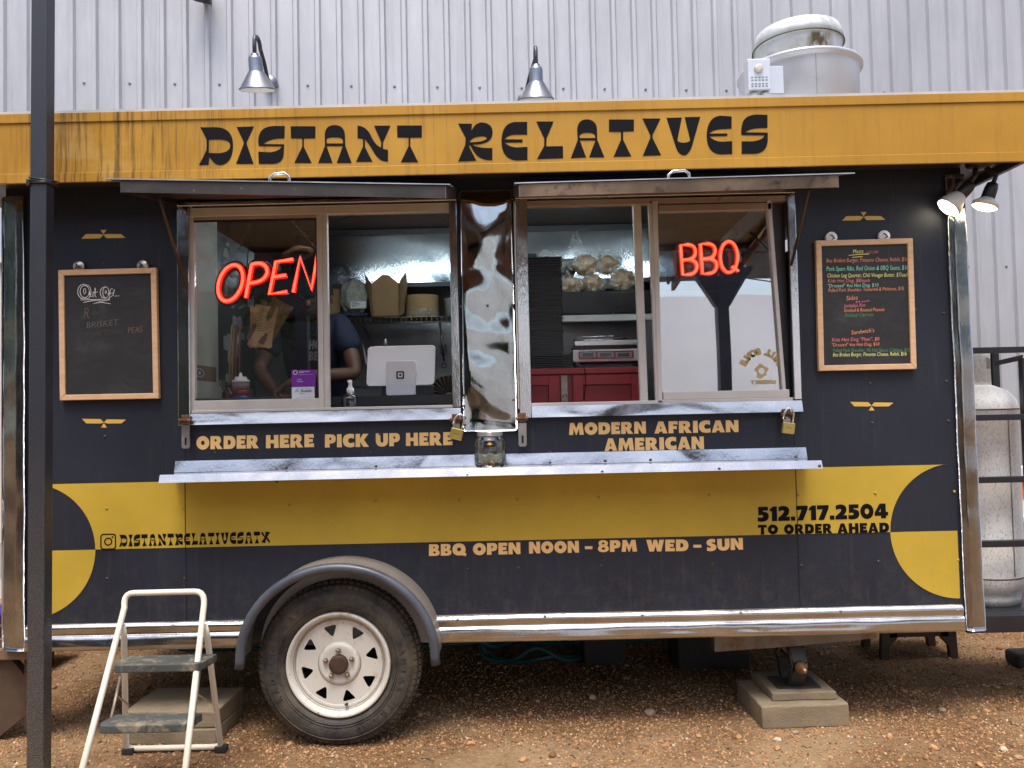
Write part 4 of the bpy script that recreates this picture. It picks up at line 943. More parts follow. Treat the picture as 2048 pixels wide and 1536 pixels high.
stroke([(1697, 511), (1715, 509), (1738, 508)]); stroke([(1704, 515), (1725, 513)]); m.build_each("chalk_underline", pm("yellow chalk", YE, .9), cb2)
m = MB(); Z1 = lambda x, y: (x * .33869, 380 + y * .33854)
def ell(cx, cy, rx, ry, a0=0, a1=360, n=24): return [Z1(cx + rx * math.cos(R(a0 + (a1 - a0) * k / n)), cy - ry * math.sin(R(a0 + (a1 - a0) * k / n))) for k in range(n + 1)]
for s in (ell(500, 600, 27, 36), ell(493, 600, 34, 43, 60, 300), ell(515, 602, 22, 40, -100, 100), ell(500, 598, 7, 16), [Z1(528, 598), Z1(532, 628), Z1(543, 632), Z1(550, 600), Z1(551, 634)], [Z1(562, 578), Z1(561, 628), Z1(570, 634)], [Z1(550, 606), Z1(578, 603)],
          ell(625, 605, 18, 32), ell(620, 606, 28, 34, 80, 280), ell(625, 603, 4, 8), [Z1(668, 585), Z1(655, 583), Z1(650, 600), Z1(646, 645)], [Z1(634, 615), Z1(668, 608)], [Z1(640, 640), Z1(668, 622), Z1(676, 588)],
          [Z1(678, 627), Z1(690, 626)], [Z1(695, 626), Z1(704, 626)], [Z1(475, 650), Z1(540, 648), Z1(648, 645), Z1(545, 655), Z1(492, 664)], [Z1(650, 648), Z1(585, 660), Z1(548, 672), Z1(600, 664), Z1(652, 672)]):
    stroke(s, .00135)
m.build("chalk_writing", white_chalk, cb1)
faint = (.13, .115, .10)
chalk_lines(cb1, [("R", (167, 637), (178, 637), 22, (.13, .085, .065)), ("ibs", (184, 630), (201, 628), 9, (.08, .07, .06)), ("BRISKET", (173, 656), (238, 650), 12, (.12, .105, .09)), ("YORKTOWN", (173, 675), (247, 667), 11, (.06, .055, .05)), ("PEAS", (256, 667), (286, 664), 12, (.15, .105, .075))], "erased_writing")

# tip jar on the shelf
p = at(981, 938, -.105); jx, jz = p.x, 1.1505
jar = thing("tip_jar", "clear glass tip jar with coins and a few notes standing on the steel shelf", "jar", (jx, -.105, jz))
jg = glass("jar glass", .07, (.93, .95, .94))
m = MB(); m.lathe([(.040, .0), (.060, .003), (.066, .014), (.067, .10), (.062, .118), (.052, .128), (.052, .132)], (jx, -.105, jz), 'Z', 40, caps=False)
m.build("glass_body", jg, jar)
m = MB()
for z_ in (.134, .1395, .145): m.tube([(jx + .052 * math.cos(k * .1963), -.105 + .052 * math.sin(k * .1963), jz + z_) for k in range(32)], .0032, 6, True)
m.build("threaded_rim", pm("grey rim", (.38, .38, .37), .25, .4), jar)
rng = random.Random(5); m = MB()
for k in range(70):
    a_ = rng.random() * 6.28; r_ = .052 * rng.random() ** .5; Mx = Matrix.Rotation(rng.gauss(0, .35), 3, 'X') @ Matrix.Rotation(rng.gauss(0, .35), 3, 'Y')
    m.lathe([(.010, -.0008), (.010, .0008)], (jx + r_ * math.cos(a_), -.105 + r_ * math.sin(a_), jz + .006 + .016 * rng.random()), 'Z', 12, M=Mx)
tag(m.build("coins", pm("mixed coins", (.42, .30, .20), .35, .8, .5, 60), jar), kind="stuff")
m = MB()
for k in range(3):
    a_ = k * 2.1 + .4; c0 = Vector((jx + .02 * math.cos(a_), -.115 + .02 * math.sin(a_), jz + .022))
    m.grid(lambda u, w: c0 + Vector(((u - .5) * .075, .012 * math.sin(u * 6 + k), .03 * w + .008 * math.sin(u * 9 + k))), 10, 3)
m.build("banknote", pm("banknote green", (.33, .36, .26), .8, 0, .3, 90), jar)
m = MB(); m.box((jx - .022, -.1735, jz + .088), (jx + .024, -.172, jz + .112)); lb_ = m.build("label", pm("black label", (.012, .012, .012), .4), jar)
decal([[(jx - .012, jz + .097), (jx + .001, jz + .108), (jx + .014, jz + .097), (jx + .006, jz + .098), (jx + .001, jz + .093), (jx - .005, jz + .098)]], "label_mark", goldm, lb_, -.1737, .0001)
# padlocks
brass = pm("brass padlock", (.50, .38, .12), .33, .75, .15, 12)
def padlock(label, px, py, ang):
    p = at(px, py, -.065); t = thing("padlock", label, "padlock", tuple(p), "open brass padlocks hanging from the window hasps")
    Rm = Matrix.Rotation(R(ang), 3, 'Y'); f_ = lambda x, y, z: p + Rm @ Vector((x, y, z))
    m = MB(); m.hexa([f_(x, y, z) for x, y, z in ((-.027, -.010, -.024), (.027, -.010, -.024), (.027, .010, -.024), (-.027, .010, -.024), (-.027, -.010, .024), (.027, -.010, .024), (.027, .010, .024), (-.027, .010, .024))]); m.build("lock_body", brass, t, .004)
    m = MB(); m.box((-.012, 0, 0), (.012, .001, .001)) if False else None
    m.hexa([f_(x, y, z) for x, y, z in ((-.012, -.0105, -.001), (.012, -.0105, -.001), (.012, -.0102, -.001), (-.012, -.0102, -.001), (-.012, -.0105, .003), (.012, -.0105, .003), (.012, -.0102, .003), (-.012, -.0102, .003))]); m.build("stamp", pm("brass stamp", (.28, .2, .06), .5, .6), t)
    m = MB(); m.tube([f_(x, 0, z) for x, z in ((.017, .022), (.018, .062), (.012, .078), (0, .086), (-.013, .080), (-.020, .066), (-.026, .036))], .0045, 8); m.build("shackle", steel("shackle steel", (.75, .75, .74), .18, .0), t)
    return t
padlock("open brass padlock hanging under the right corner of the order window", 913, 868, 14)
padlock("open brass padlock hanging under the right corner of the window with the red BBQ sign", 1576, 856, 8)

# gooseneck barn lamps on the building wall
zincm = steel("galvanised lamp shade", (.26, .27, .30), .25, .003, 3, smudge=.2)
darkz = pm("dark lamp arm", (.06, .062, .07), .35, .7)
def barn_lamp(label, px, py, s_):
    wx = at(px + s_, py - 12, 2.85); k = wx.x; wall = Vector((k, BY + math.tan(YAW) * k - .03, wx.z)); 
    sh_ = at(px, py - 6, wall.y - .36); c = Vector((sh_.x, wall.y - .36, sh_.z))
    t = thing("barn_lamp", label, "wall lamp", tuple(wall), "gooseneck lamps on the metal building")
    ML = Matrix.Rotation(R(15), 3, 'X'); m = MB(); prof = [(.132, .0), (.138, .002), (.138, .010), (.130, .014), (.060, .128), (.052, .138), (.050, .225), (.042, .243), (.028, .245), (.028, .26), (.0, .26)]
    m.lathe(prof, c, 'Z', 40, caps=False, M=ML); m.build("lamp_shade", zincm, t)
    m = MB(); m.lathe([(.129, .001), (.055, .11), (.0, .11)], c, 'Z', 32, caps=False, M=ML); m.build("shade_lining", pm("white enamel", (.8, .8, .78), .4), t)
    m = MB(); m.lathe([(.02, .09), (.038, .06), (.040, .035), (.026, .010), (.0, .004)], c, 'Z', 20, M=ML); m.build("bulb", pm("frosted bulb", (.8, .78, .7), .3), t)
    top = c + ML @ Vector((0, 0, .26)); pts = [top, top + Vector((0, -.004, .07))]
    for a_ in range(0, 181, 20):
        u = 1 - math.cos(R(a_)); pts.append(top + Vector((0, 0, .10)) + Vector((0, .065 * u, .055 * math.sin(R(a_)))))
    e = pts[-1]; pts += [e.lerp(wall + Vector((0, -.06, .04)), .5) + Vector((0, .0, 0)), e.lerp(wall + Vector((0, -.06, .0)), .85), wall + Vector((0, -.03, 0)), wall]
    m = MB(); m.tube(pts, .0155, 10); m.build("arm", darkz, t)
    m = MB(); m.lathe([(.0, -.05), (.045, -.045), (.058, -.02), (.058, 0.03)], wall, 'Y', 24); m.build("wall_plate", zincm, t)
    return t
barn_lamp("grey gooseneck barn lamp above the first half of the black title lettering", 516, 187, 31)
barn_lamp("grey gooseneck barn lamp above the middle of the trailer roof near the exhaust fan", 1073, 206, -24)
p = at(400, -4, 2.6); t = thing("dark_wall_fixture", "black wall fixture whose underside just shows at the top edge of the metal wall", "wall fixture", tuple(p))
m = MB(); m.lathe([(.07, 0), (.09, .01), (.09, .09), (.05, .12)], p, 'Z', 20); m.box((p.x - .03, p.y + .04, p.z + .03), (p.x + .03, p.y + .35, p.z + .10)); m.build("housing", darkz, t)

# exhaust fan on the roof
ex = at(1597, 150, 1.1); EX, EY = ex.x, 1.1
fan = thing("exhaust_fan", "round white metal exhaust fan with stained cap on the trailer roof", "exhaust fan", (EX, EY, 2.66))
wmet = pm("white fan enamel", (.56, .57, .59), .33, .35, .06, 2, dirt=((.40, .38, .34), 4, .64, .2)); capm = pm("weathered fan cap", (.58, .60, .58), .45, .3, .14, 6, .004, 30, dirt=((.33, .32, .28), 8, .52, .25))
m = MB(); m.lathe([(.325, 0), (.325, .62), (.332, .635), (.345, .64), (.348, .65), (.345, .66), (.32, .665), (.30, .64)], (EX, EY, 2.66), 'Z', 64)
m.build("drum", wmet, fan)
m = MB(); m.box((EX - .03, EY - .3265, 2.66), (EX - .027, EY - .3245, 3.29)); m.build("seam", pm("seam grey", (.25, .25, .25), .6), fan)
m = MB(); m.lathe([(.235, .62), (.240, .78), (.245, .80), (.253, .805), (.250, .845), (.232, .89), (.17, .91), (0, .915)], (EX, EY, 2.66), 'Z', 64)
cap = m.build("cap", capm, fan)
m = MB(); m.tube([(EX + .2535 * math.cos(k * .13090), EY + .2535 * math.sin(k * .1309), 3.462) for k in range(48)], .004, 6, True); m.build("band", pm("dark cap band", (.10, .09, .08), .5, .4), cap)  # dark ring around the cap seam
nt = capm.node_tree; b = nt.nodes["Principled BSDF"]; tc = N(nt, "ShaderNodeTexCoord"); sx = N(nt, "ShaderNodeSeparateXYZ"); nt.links.new(tc.outputs['Object'], sx.inputs[0])
def band(sock, x0, x1, x2, x3):
    mr = N(nt, "ShaderNodeMapRange"); nt.links.new(sock, mr.inputs[0]); mr.inputs[1].default_value = x0; mr.inputs[2].default_value = x3
    return ramp(nt, mr.outputs[0], [(0, 0), ((x1 - x0) / (x3 - x0), 1), ((x2 - x0) / (x3 - x0), 1), (1, 0)])
def mul(p_, q_):
    k_ = N(nt, "ShaderNodeMath", operation='MULTIPLY'); nt.links.new(p_, k_.inputs[0]); nt.links.new(q_, k_.inputs[1]); return k_.outputs[0]
g_ = mul(mul(band(sx.outputs[0], -.05, -.005, .075, .13), band(sx.outputs[2], .60, .64, .78, .80)), ramp(nt, tex(nt, coords(nt, (1, 1, .5)), 22, 4), [(.36, 0), (.56, 1)]))
bc = b.inputs['Base Color'].links[0].from_socket; nt.links.new(mix(nt, g_, bc, (.12, .085, .035)), b.inputs['Base Color'])
m = MB(); bx = at(1514, 155, .74)
m.box((bx.x - .06, .70, bx.z - .082), (bx.x + .06, .77, bx.z + .085)); sb_ = m.build("switch_box", wmet, fan, .004)
m = MB(); m.lathe([(.024, 0), (.022, -.014), (.010, -.018)], (bx.x - .004, .70, bx.z + .03), 'Y', 20); m.build("switch_knob", pm("knob ivory", (.55, .5, .42), .4), sb_)
m = MB()
for z_ in (-.02, -.035, -.055, -.068): 
    for k in range(5): m.box((bx.x - .045 + k * .019, .6985, bx.z + z_), (bx.x - .033 + k * .019, .7, bx.z + z_ + .007))
m.build("print", pm("grey print", (.2, .22, .22), .6), sb_)
m = MB(); m.box((bx.x + .068, .76, bx.z - .08), (bx.x + .15, .775, bx.z + .07)); m.build("bracket", wmet, fan, .002)
m = MB()
for dx in (-.02, .04): m.tube([(bx.x + dx, .74, bx.z - .09), (bx.x + dx, .74, 2.62)], .017, 10); m.lathe([(.026, -.13), (.026, -.09)], (bx.x + dx, .74, bx.z), 'Z', 12)
m.build_each("conduit", pm("white conduit", (.6, .6, .58), .4), fan)

# twin floodlight under the soffit at the right corner
fb = at(1962, 346, -.08); fl_ = thing("twin_floodlight", "lit twin floodlight under the roof edge at the right corner of the trailer", "floodlight", (fb.x, fb.y, 2.40))
bron = pm("dark bronze fixture", (.045, .040, .036), .4, .5)
m = MB(); m.lathe([(.055, .004), (.06, -.005), (.05, -.022), (.0, -.03)], (fb.x, -.08, 2.402), 'Z', 24); m.build("base", bron, fl_)
warm = glow("lamp face", (1, .90, .66), 4.0); bw = pm("dusty bulb shell", (.62, .56, .47), .4, 0, .12, 8)
for (s0, s1, s2, s3) in (((1950, 350), (1938, 372), (1927, 392), (1896, 416)), ((1992, 352), (1984, 372), (1980, 384), (1969, 414))):
    Y0 = -.085; a = at(*s1, Y0); b2_ = at(*s3, Y0 + .008); d = (b2_ - a).normalized(); L = (b2_ - a).length; Mq = d.to_track_quat('Z', 'Y').to_matrix()
    m = MB(); m.tube([(fb.x + (a.x - fb.x) * .4, -.08, 2.385), at(*s0, Y0), a + d * .01], .011, 8)
    m.lathe([(.022, -.01), (.026, .01), (.028, .065), (.024, .07)], a, 'Z', 20, M=Mq); m.build("socket", bron, fl_)
    m = MB(); m.lathe([(.024, .05), (.032, .062), (.050, L - .018), (.052, L - .008), (.050, L)], a, 'Z', 28, M=Mq); bl_ = m.build("bulb", bw, fl_)
    m = MB(); m.lathe([(.048, L + .0005), (.036, L + .008), (0, L + .012)], a, 'Z', 28, M=Mq); m.build("lamp_face", warm, bl_)
# propane cylinders on the tongue
prop, nt, b = new_mat("weathered white cylinder paint")
n1 = tex(nt, coords(nt, (1, 1, .35)), 5, 6, .7); n2 = tex(nt, coords(nt, (1, 1, .5)), 150, 6, .75); n3 = tex(nt, coords(nt), 16, 6, .7)
c = mix(nt, ramp(nt, n1, [(.3, 0), (.7, 1)]), (.70, .69, .66), (.55, .53, .49))
c = mix(nt, ramp(nt, n2, [(.53, 0), (.62, .7)]), c, (.24, .22, .19)); c = mix(nt, ramp(nt, n3, [(.66, 0), (.72, .8)]), c, (.20, .09, .03))
nt.links.new(c, b.inputs['Base Color']); b.inputs['Roughness'].default_value = .6; bump(nt, b, n2, .002)
TYc = .40; pr = at(2032, 1000, TYc); ptx = pr.x - .195; zb0 = .433
pt = thing("propane_cylinder", "tall weathered white propane cylinder standing behind the black rack at the right", "gas cylinder", (ptx, TYc, zb0))
m = MB(); zt_ = at(1950, 770, TYc).z - zb0
m.lathe([(.165, 0), (.17, .03), (.17, .06), (.19, .075), (.193, .12), (.193, .13), (.19, .135), (.19, zt_ - .13), (.193, zt_ - .125), (.193, zt_ - .11), (.185, zt_ - .075), (.15, zt_ - .03), (.08, zt_), (.03, zt_ + .005)], (ptx, TYc, zb0), 'Z', 56); m.build("tank", prop, pt)
m = MB(); m.box((ptx + .055, TYc - .186, zb0 + .14), (ptx + .058, TYc - .18, zb0 + zt_ - .14)); m.build("weld_seam", pm("seam rust", (.18, .15, .12), .7), pt)
m = MB(); m.tube([(ptx + .1925 * math.cos(k * .1122), TYc + .1925 * math.sin(k * .1122), zb0 + zt_ - .118) for k in range(56)], .0035, 6, True); m.tube([(ptx + .192 * math.cos(k * .1122), TYc + .192 * math.sin(k * .1122), zb0 + .128) for k in range(56)], .0035, 6, True); m.build_each("weld_ring", pm("rust ring", (.14, .07, .03), .7, .3, .5, 40), pt)
m = MB(); c0 = Vector((ptx, TYc, zb0 + zt_ - .005))
m.grid(lambda u, w: c0 + Vector((.085 * math.cos(R(-175 + 350 * u)), .085 * math.sin(R(-175 + 350 * u)), .165 * w + .01 * math.sin(u * 12) * w)), 40, 6); bmesh.ops.solidify(m.bm, geom=m.bm.faces[:], thickness=.004)
fs = [f_ for f_ in m.bm.faces if (lambda q_: (q_.x - ptx - .045) ** 2 + (q_.z - c0.z - .105) ** 2 < .022 ** 2 and q_.y < TYc)(f_.calc_center_median())]
bmesh.ops.delete(m.bm, geom=fs, context='FACES'); m.build("collar", prop, pt)
m = MB(); m.tube([c0, c0 + Vector((0, 0, .1))], .022, 10); m.tube([c0 + Vector((-.035, 0, .11)), c0 + Vector((.035, 0, .11))], .016, 8); m.build("valve", pm("brass valve", (.35, .25, .1), .4, .7), pt)

# step stool ladder
cream = pm("chipped cream enamel", (.72, .66, .53), .4, 0, .05, 6, dirt=((.17, .12, .08), 26, .66, .05))
tread = pm("dusty step rubber", (.055, .06, .055), .75, 0, .3, 9, .002, 120, dirt=((.30, .25, .17), 14, .50, .22))
lad = thing("step_stool", "cream tubular two step folding stool standing by the trailer wheel", "step stool", tuple(at(330, 1530, -.35)))
lad.location.z = 0
def to_ground(p, q):  # extend p->q down to z=.012
    k = (p.z - .012) / (p.z - q.z); return p + (q - p) * k
T0, T1 = at(249, 1215, -.295), at(408, 1210, -.295); B0, B1 = to_ground(T0, at(165, 1536, -.61)), to_ground(T1, at(371, 1536, -.61))
tl, tr = at(256, 1190, -.28), at(402, 1186, -.28)
def corner(p, q, r_, n=5): return [p * (1-t)**2 + q * 2*t*(1-t) + r_ * t*t for t in [i / n for i in range(n + 1)]]
m = MB(); cl_ = at(246, 1186, -.278); cr_ = at(411, 1182, -.278)
m.tube([B0, T0.lerp(B0, .5)] + corner(T0, cl_, at(268, 1186, -.278)) + corner(at(388, 1183, -.278), cr_, T1) + [T1.lerp(B1, .5), B1], .0115, 12); m.build("front_frame", cream, lad)
r0, r1 = at(242, 1253, -.325), at(407, 1253, -.325); g0, g1 = at(252, 1492, -.115), at(441, 1488, -.115)
h0, h1 = Vector((g0.x + .004, -.10, .018)), Vector((g1.x - .004, -.10, .018))
m = MB(); m.tube([r0 + Vector((0, .012, 0)), r0.lerp(g0, .08) + Vector((.004, .012, 0)), g0] + corner(g0, h0, h0 + Vector((.04, 0, 0)))[1:] + corner(h1 - Vector((.04, 0, 0)), h1, g1) + [r1.lerp(g1, .08) + Vector((.004, .012, 0)), r1 + Vector((0, .012, 0))], .0115, 12); m.build("rear_frame", cream, lad)
for hx in (h0, h1):
    m = MB(); m.box((hx.x - .02, -.125, .001), (hx.x + .028, -.085, .026)); m.build("rubber_foot", rubber, lad, .004)
def step(pfl, pfr, pbl, Yf, dep):
    a, b_ = at(*pfl, Yf), at(*pfr, Yf); z = a.z; m = MB()
    pr_ = [(a.x, Yf + .03), (a.x + .012, Yf + .004), (a.x + .04, Yf), (b_.x - .04, Yf), (b_.x - .012, Yf + .004), (b_.x, Yf + .03), (b_.x + .014, Yf + dep), (a.x - .0 + .016, Yf + dep)]
    m.prism([(x, y, z) for x, y in pr_], (0, 0, -.030)); return m.build("step", tread, lad, .004)
step((221, 1331), (403, 1325), None, -.445, .115); step((192, 1452), (374, 1448), None, -.545, .105)
tin = pm("rusty flat bar", (.45, .38, .29), .5, .3, .3, 20, dirt=((.22, .09, .04), 20, .56, .1))
m = MB()
for (a, b_) in (((241, 1353, -.36), (221, 1440, -.47)), ((233, 1391, -.40), (258, 1410, -.19)), ((401, 1330, -.36), (385, 1452, -.46)), ((395, 1389, -.40), (423, 1405, -.19)), ((412, 1325, -.34), (404, 1331, -.40))):
    m.tube([at(*a), at(*b_)], .006, 4, flat=.4)
m.build_each("link_bar", tin, lad)

# concrete pads, jack, blocks -------------------------------------------------------
conc = pm("cast concrete", (.24, .185, .115), .9, 0, .16, 9, .003, 140, dirt=((.16, .115, .075), 6, .60, .25), spots=((.14, .12, .09), 120, .68))
def slab(label, x0, x1, y0, y1, z0, z1, rot=0, name="concrete_slab", mat=conc, grp="concrete blocks under the trailer"):
    c = Vector(((x0 + x1) / 2, (y0 + y1) / 2, z0)); m = MB(); rng = random.Random(int(x0 * 1000))
    m.box((x0, y0, z0), (x1, y1, z1), Matrix.Rotation(R(rot), 3, 'Z'))
    bmesh.ops.subdivide_edges(m.bm, edges=m.bm.edges[:], cuts=6, use_grid_fill=True)
    for v_ in m.bm.verts: v_.co += Vector([noise.noise(v_.co * 14 + Vector((k * 7.1, 0, 0))) for k in range(3)]) * .0035
    t = thing(name, label, "concrete block", tuple(c), grp); m.build("block", mat, t, .006); return t
sx0, sx1 = at(1521, 1440, .0).x, at(1698, 1435, .0).x
zt1 = at(1600, 1411, .0).z
slab("thick concrete block on the ground under the scissor jack", sx0, sx1, .0, .33, 0, zt1, 2)
tx0, tx1 = at(1543, 1395, .05).x, at(1673, 1390, .05).x
slab("thinner grey paver lying on the thick block under the scissor jack", tx0, tx1, .05, .33, zt1 + .001, zt1 + .037, 1)
ztp = zt1 + .038
bx0, bx1 = at(258, 1440, .02).x, at(445, 1440, .02).x
slab("worn concrete block at the bottom of the pair behind the step stool", bx0, bx1, -.03, .27, 0, .064, -2)
slab("worn concrete block on top of the pair behind the step stool", bx0 - .005, bx1 - .0, -.02, .27, .0655, .135, -3)
dk = pm("dark pier block", (.045, .042, .04), .9, 0, .2, 8)  # one dark tone for the concrete piers
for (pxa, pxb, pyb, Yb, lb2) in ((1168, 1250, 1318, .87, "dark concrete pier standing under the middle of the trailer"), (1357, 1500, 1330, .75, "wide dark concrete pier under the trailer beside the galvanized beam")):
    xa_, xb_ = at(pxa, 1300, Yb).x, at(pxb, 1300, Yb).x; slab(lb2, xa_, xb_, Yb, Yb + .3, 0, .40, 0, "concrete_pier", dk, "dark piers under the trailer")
jb = at(1583, 1340, .17); JX = jb.x; jm = pm("dull jack steel", (.05, .046, .038), .5, .4, .3, 15, dirt=((.16, .13, .08), 9, .58, .2))
jack = thing("scissor_jack", "grimy scissor jack propping the trailer beam on a paver", "jack", (JX, .17, ztp)); Zt = .345; zm = (ztp + Zt) / 2
m = MB(); m.box((JX - .09, .09, ztp), (JX + .10, .24, ztp + .006)); m.build("base_plate", jm, jack)
for sy_ in (-1, 1):
    for za in (ztp + .006, Zt):
        m = MB(); y0, y1 = .17 + sy_ * .012, .17 + sy_ * .085; q = .020 if za < zm else -.020
        for xa_, xb_ in ((JX - .036, JX - .030), (JX + .030, JX + .036)):
            m.prism([(xa_, y0, za), (xa_, y1, zm - q * .7), (xa_, y1 + sy_ * .024, zm), (xa_, y0 + sy_ * .045, za)], (.006, 0, 0))
        m.hexa([(JX - .0299, y0 + sy_ * .040, za), (JX + .0299, y0 + sy_ * .040, za), (JX + .0299, y0 + sy_ * .045, za), (JX - .0299, y0 + sy_ * .045, za), (JX - .0299, y1 + sy_ * .018, zm - q), (JX + .0299, y1 + sy_ * .018, zm - q), (JX + .0299, y1 + sy_ * .023, zm - q), (JX - .0299, y1 + sy_ * .023, zm - q)])
        m.build("jack_arm", jm, jack, .002)
m = MB(); m.box((JX - .05, .11, Zt), (JX + .05, .23, .372)); m.build("saddle", jm, jack, .003)
m = MB(); m.tube([(JX, .05, zm), (JX, .29, zm)], .010, 8); m.lathe([(.027, .0), (.027, -.018), (.017, -.03), (.012, -.05), (.005, -.066)], (JX, .062, zm), 'Y', 14); m.build("screw_rod", pm("worn copper bolt", (.35, .20, .10), .4, .7), jack)
# garden hose coil under the trailer, white water line, small bench
def hose(name, label, pts, r, mat, cat):
    t = MB(); t.tube(pts, r, 8); o = t.build(name, mat); tag(o, label, cat); return o
def smoothp(P, n=8):
    P = [Vector(p) for p in P]; out = []
    for i in range(len(P) - 1):
        p0, p1, p2, p3 = P[max(i-1, 0)], P[i], P[i+1], P[min(i+2, len(P)-1)]
        for k in range(n):
            t = k / n; out.append(.5 * ((2*p1) + (p2 - p0) * t + (2*p0 - 5*p1 + 4*p2 - p3) * t*t + (3*p1 - p0 - 3*p2 + p3) * t**3))
    return out + [P[-1]]
hp = [(-2.0, 1.25, .02), (-.9, 1.2, .02), (-.4, 1.22, .02)]
for k in range(26):
    a_ = k * .5; hp.append((.10 + (.30 + .03 * math.sin(k * 1.7)) * math.cos(a_ + 2), 1.06 + (.17 + .02 * math.cos(k * 2.3)) * math.sin(a_ + 2), .02 + .006 * k * .6 * (k % 3 == 0)))
hp += [(.6, 1.1, .05), (.85, 1.2, .04), (1.3, 1.35, .1)]
hose("garden_hose", "dark green garden hose lying in loose coils under the trailer", smoothp(hp, 6), .012, pm("green hose", (.015, .09, .085), .35), "hose")
hose("white_water_line", "white plastic water pipe lying on the gravel beyond the trailer", smoothp([(at(1790, 1288, 1.95).x, 1.95, .03), (2.3, 1.72, .02), (2.8, 1.7, .016), (3.6, 1.66, .016), (5.0, 1.8, .016)]), .014, pm("white pvc", (.75, .75, .72), .4), "pipe")
bwood = pm("dark brown stool plastic", (.045, .030, .024), .5, 0, .25, 6)
bY = .84; a, b_ = at(1765, 1300, bY), at(1914, 1300, bY)
bn_ = thing("low_bench", "low dark brown bench tucked under the right end of the trailer", "bench", ((a.x + b_.x) / 2, bY + .12, 0)); bt = .185
m = MB(); m.box((a.x - .02, bY - .02, bt - .025), (b_.x + .02, bY + .28, bt)); m.build("seat", bwood, bn_, .004)
m = MB(); m.box((a.x + .042, bY, bt - .065), (b_.x - .042, bY + .02, bt - .026)); m.build("apron", bwood, bn_)
for lx, sg in ((a.x, 1), (b_.x, -1)):
    for ly in (bY, bY + .22):
        m = MB(); m.prism([(lx - sg * .008, ly, 0), (lx + sg * .035, ly, 0), (lx + sg * .042, ly, bt - .115), (lx + sg * .085, ly, bt - .068), (lx + sg * .085, ly, bt - .026), (lx, ly, bt - .026)], (0, .03, 0)); m.build("leg", bwood, bn_, .002)
p = at(2040, 1322, .66); bk = thing("dark_wheel_chock", "rounded dark wheel chock half cut by the right picture edge", "wheel chock", (p.x + .06, .66, 0)); m = MB(); m.box((p.x - .01, .66, 0), (p.x + .2, .78, .075)); m.build("block", pm("chock rubber", (.05, .05, .045), .8), bk, .02)
# striped barricade beyond the tank, white cooler
org, nt, b = new_mat("orange white barricade stripes")
tc = N(nt, "ShaderNodeTexCoord"); sx = N(nt, "ShaderNodeSeparateXYZ"); nt.links.new(tc.outputs['Object'], sx.inputs[0])
ad = N(nt, "ShaderNodeMath", operation='ADD'); nt.links.new(sx.outputs[0], ad.inputs[0]); nt.links.new(sx.outputs[2], ad.inputs[1])
ml = N(nt, "ShaderNodeMath", operation='MULTIPLY'); nt.links.new(ad.outputs[0], ml.inputs[0]); ml.inputs[1].default_value = 3.6; fr_ = N(nt, "ShaderNodeMath", operation='FRACT'); nt.links.new(ml.outputs[0], fr_.inputs[0])
gt = N(nt, "ShaderNodeMath", operation='GREATER_THAN'); nt.links.new(fr_.outputs[0], gt.inputs[0]); gt.inputs[1].default_value = .5
nt.links.new(mix(nt, gt.outputs[0], (.85, .22, .03), (.8, .8, .8)), b.inputs['Base Color']); b.inputs['Roughness'].default_value = .45
q1, q2 = at(2028, 960, 1.7), at(2028, 1028, 1.7); bar_ = thing("road_barricade", "orange and white striped road barricade beyond the gas cylinder", "barricade", (q1.x + .5, 1.7, 0)); wpl = pm("white plastic", (.75, .75, .75), .4)
m = MB(); m.box((q1.x, 1.69, q2.z), (q1.x + 1.2, 1.71, q1.z)); m.build("striped_board", org, bar_)
m = MB(); m.box((q1.x - .04, 1.66, q1.z + .01), (q1.x + 1.25, 1.75, q1.z + .09)); m.box((q1.x - .04, 1.66, q2.z - .05), (q1.x + 1.25, 1.75, q2.z - .005)); m.build_each("rail", wpl, bar_, .01)
w0, w1_ = at(2030, 1120, 1.7), at(2030, 1158, 1.7); m = MB(); m.box((q1.x + .02, 1.68, w1_.z), (q1.x + 1.2, 1.72, w0.z)); m.build("lower_board", wpl, bar_)
for dx in (.06, 1.1):
    m = MB(); m.box((q1.x + dx, 1.722, .02), (q1.x + dx + .05, 1.76, q1.z)); m.box((q1.x + dx, 1.5, 0), (q1.x + dx + .06, 2.0, .05)); m.build("leg", pm("dark leg", (.03, .03, .032), .5), bar_)
# white neighbour trailer and blue bucket glimpsed at the far left
nb = at(20, 700, 1.4); NB = thing("white_trailer", "cream white trailer with a red stripe glimpsed past the left end of the food trailer", "trailer", (nb.x - 1, 2.2, 0))
nx = at(54, 700, 1.4).x; zA, zB, zC = at(20, 527, 1.4).z, at(20, 1085, 1.4).z, at(20, 1198, 1.4).z
crm = pm("cream trailer wall", (.62, .61, .57), .5, .05, .06, 3, spots=((.35, .33, .3), 60, .7))
m = MB(); m.box((nx - 3, 1.4, zC), (nx, 3.2, zA)); m.build("body", crm, NB)
m = MB(); m.box((nx - 3, 1.36, zA), (nx + .03, 3.3, zA + .03)); m.build("roof", pm("pale roof", (.6, .6, .6), .5), NB)
xs_ = at(7, 700, 1.39).x; m = MB(); m.box((xs_ - .01, 1.394, at(8, 850, 1.39).z), (xs_ + .022, 1.399, at(8, 655, 1.39).z)); m.build("red_stripe", pm("red trim", (.55, .05, .04), .4), NB)
m = MB(); m.box((nx - 3, 1.395, zB - .2), (nx - .001, 1.399, zB)); m.build("lower_panel", pm("grey lower panel", (.42, .42, .41), .5, .1, .1, 6), NB)
m = MB(); m.box((nx - 3, 1.32, zC - .10), (nx + .1, 3.0, zC - .005)); m.build("timber_sill", pm("timber sill", (.30, .17, .08), .7, 0, .3, 5, stretch=(1, 8, 8)), NB)
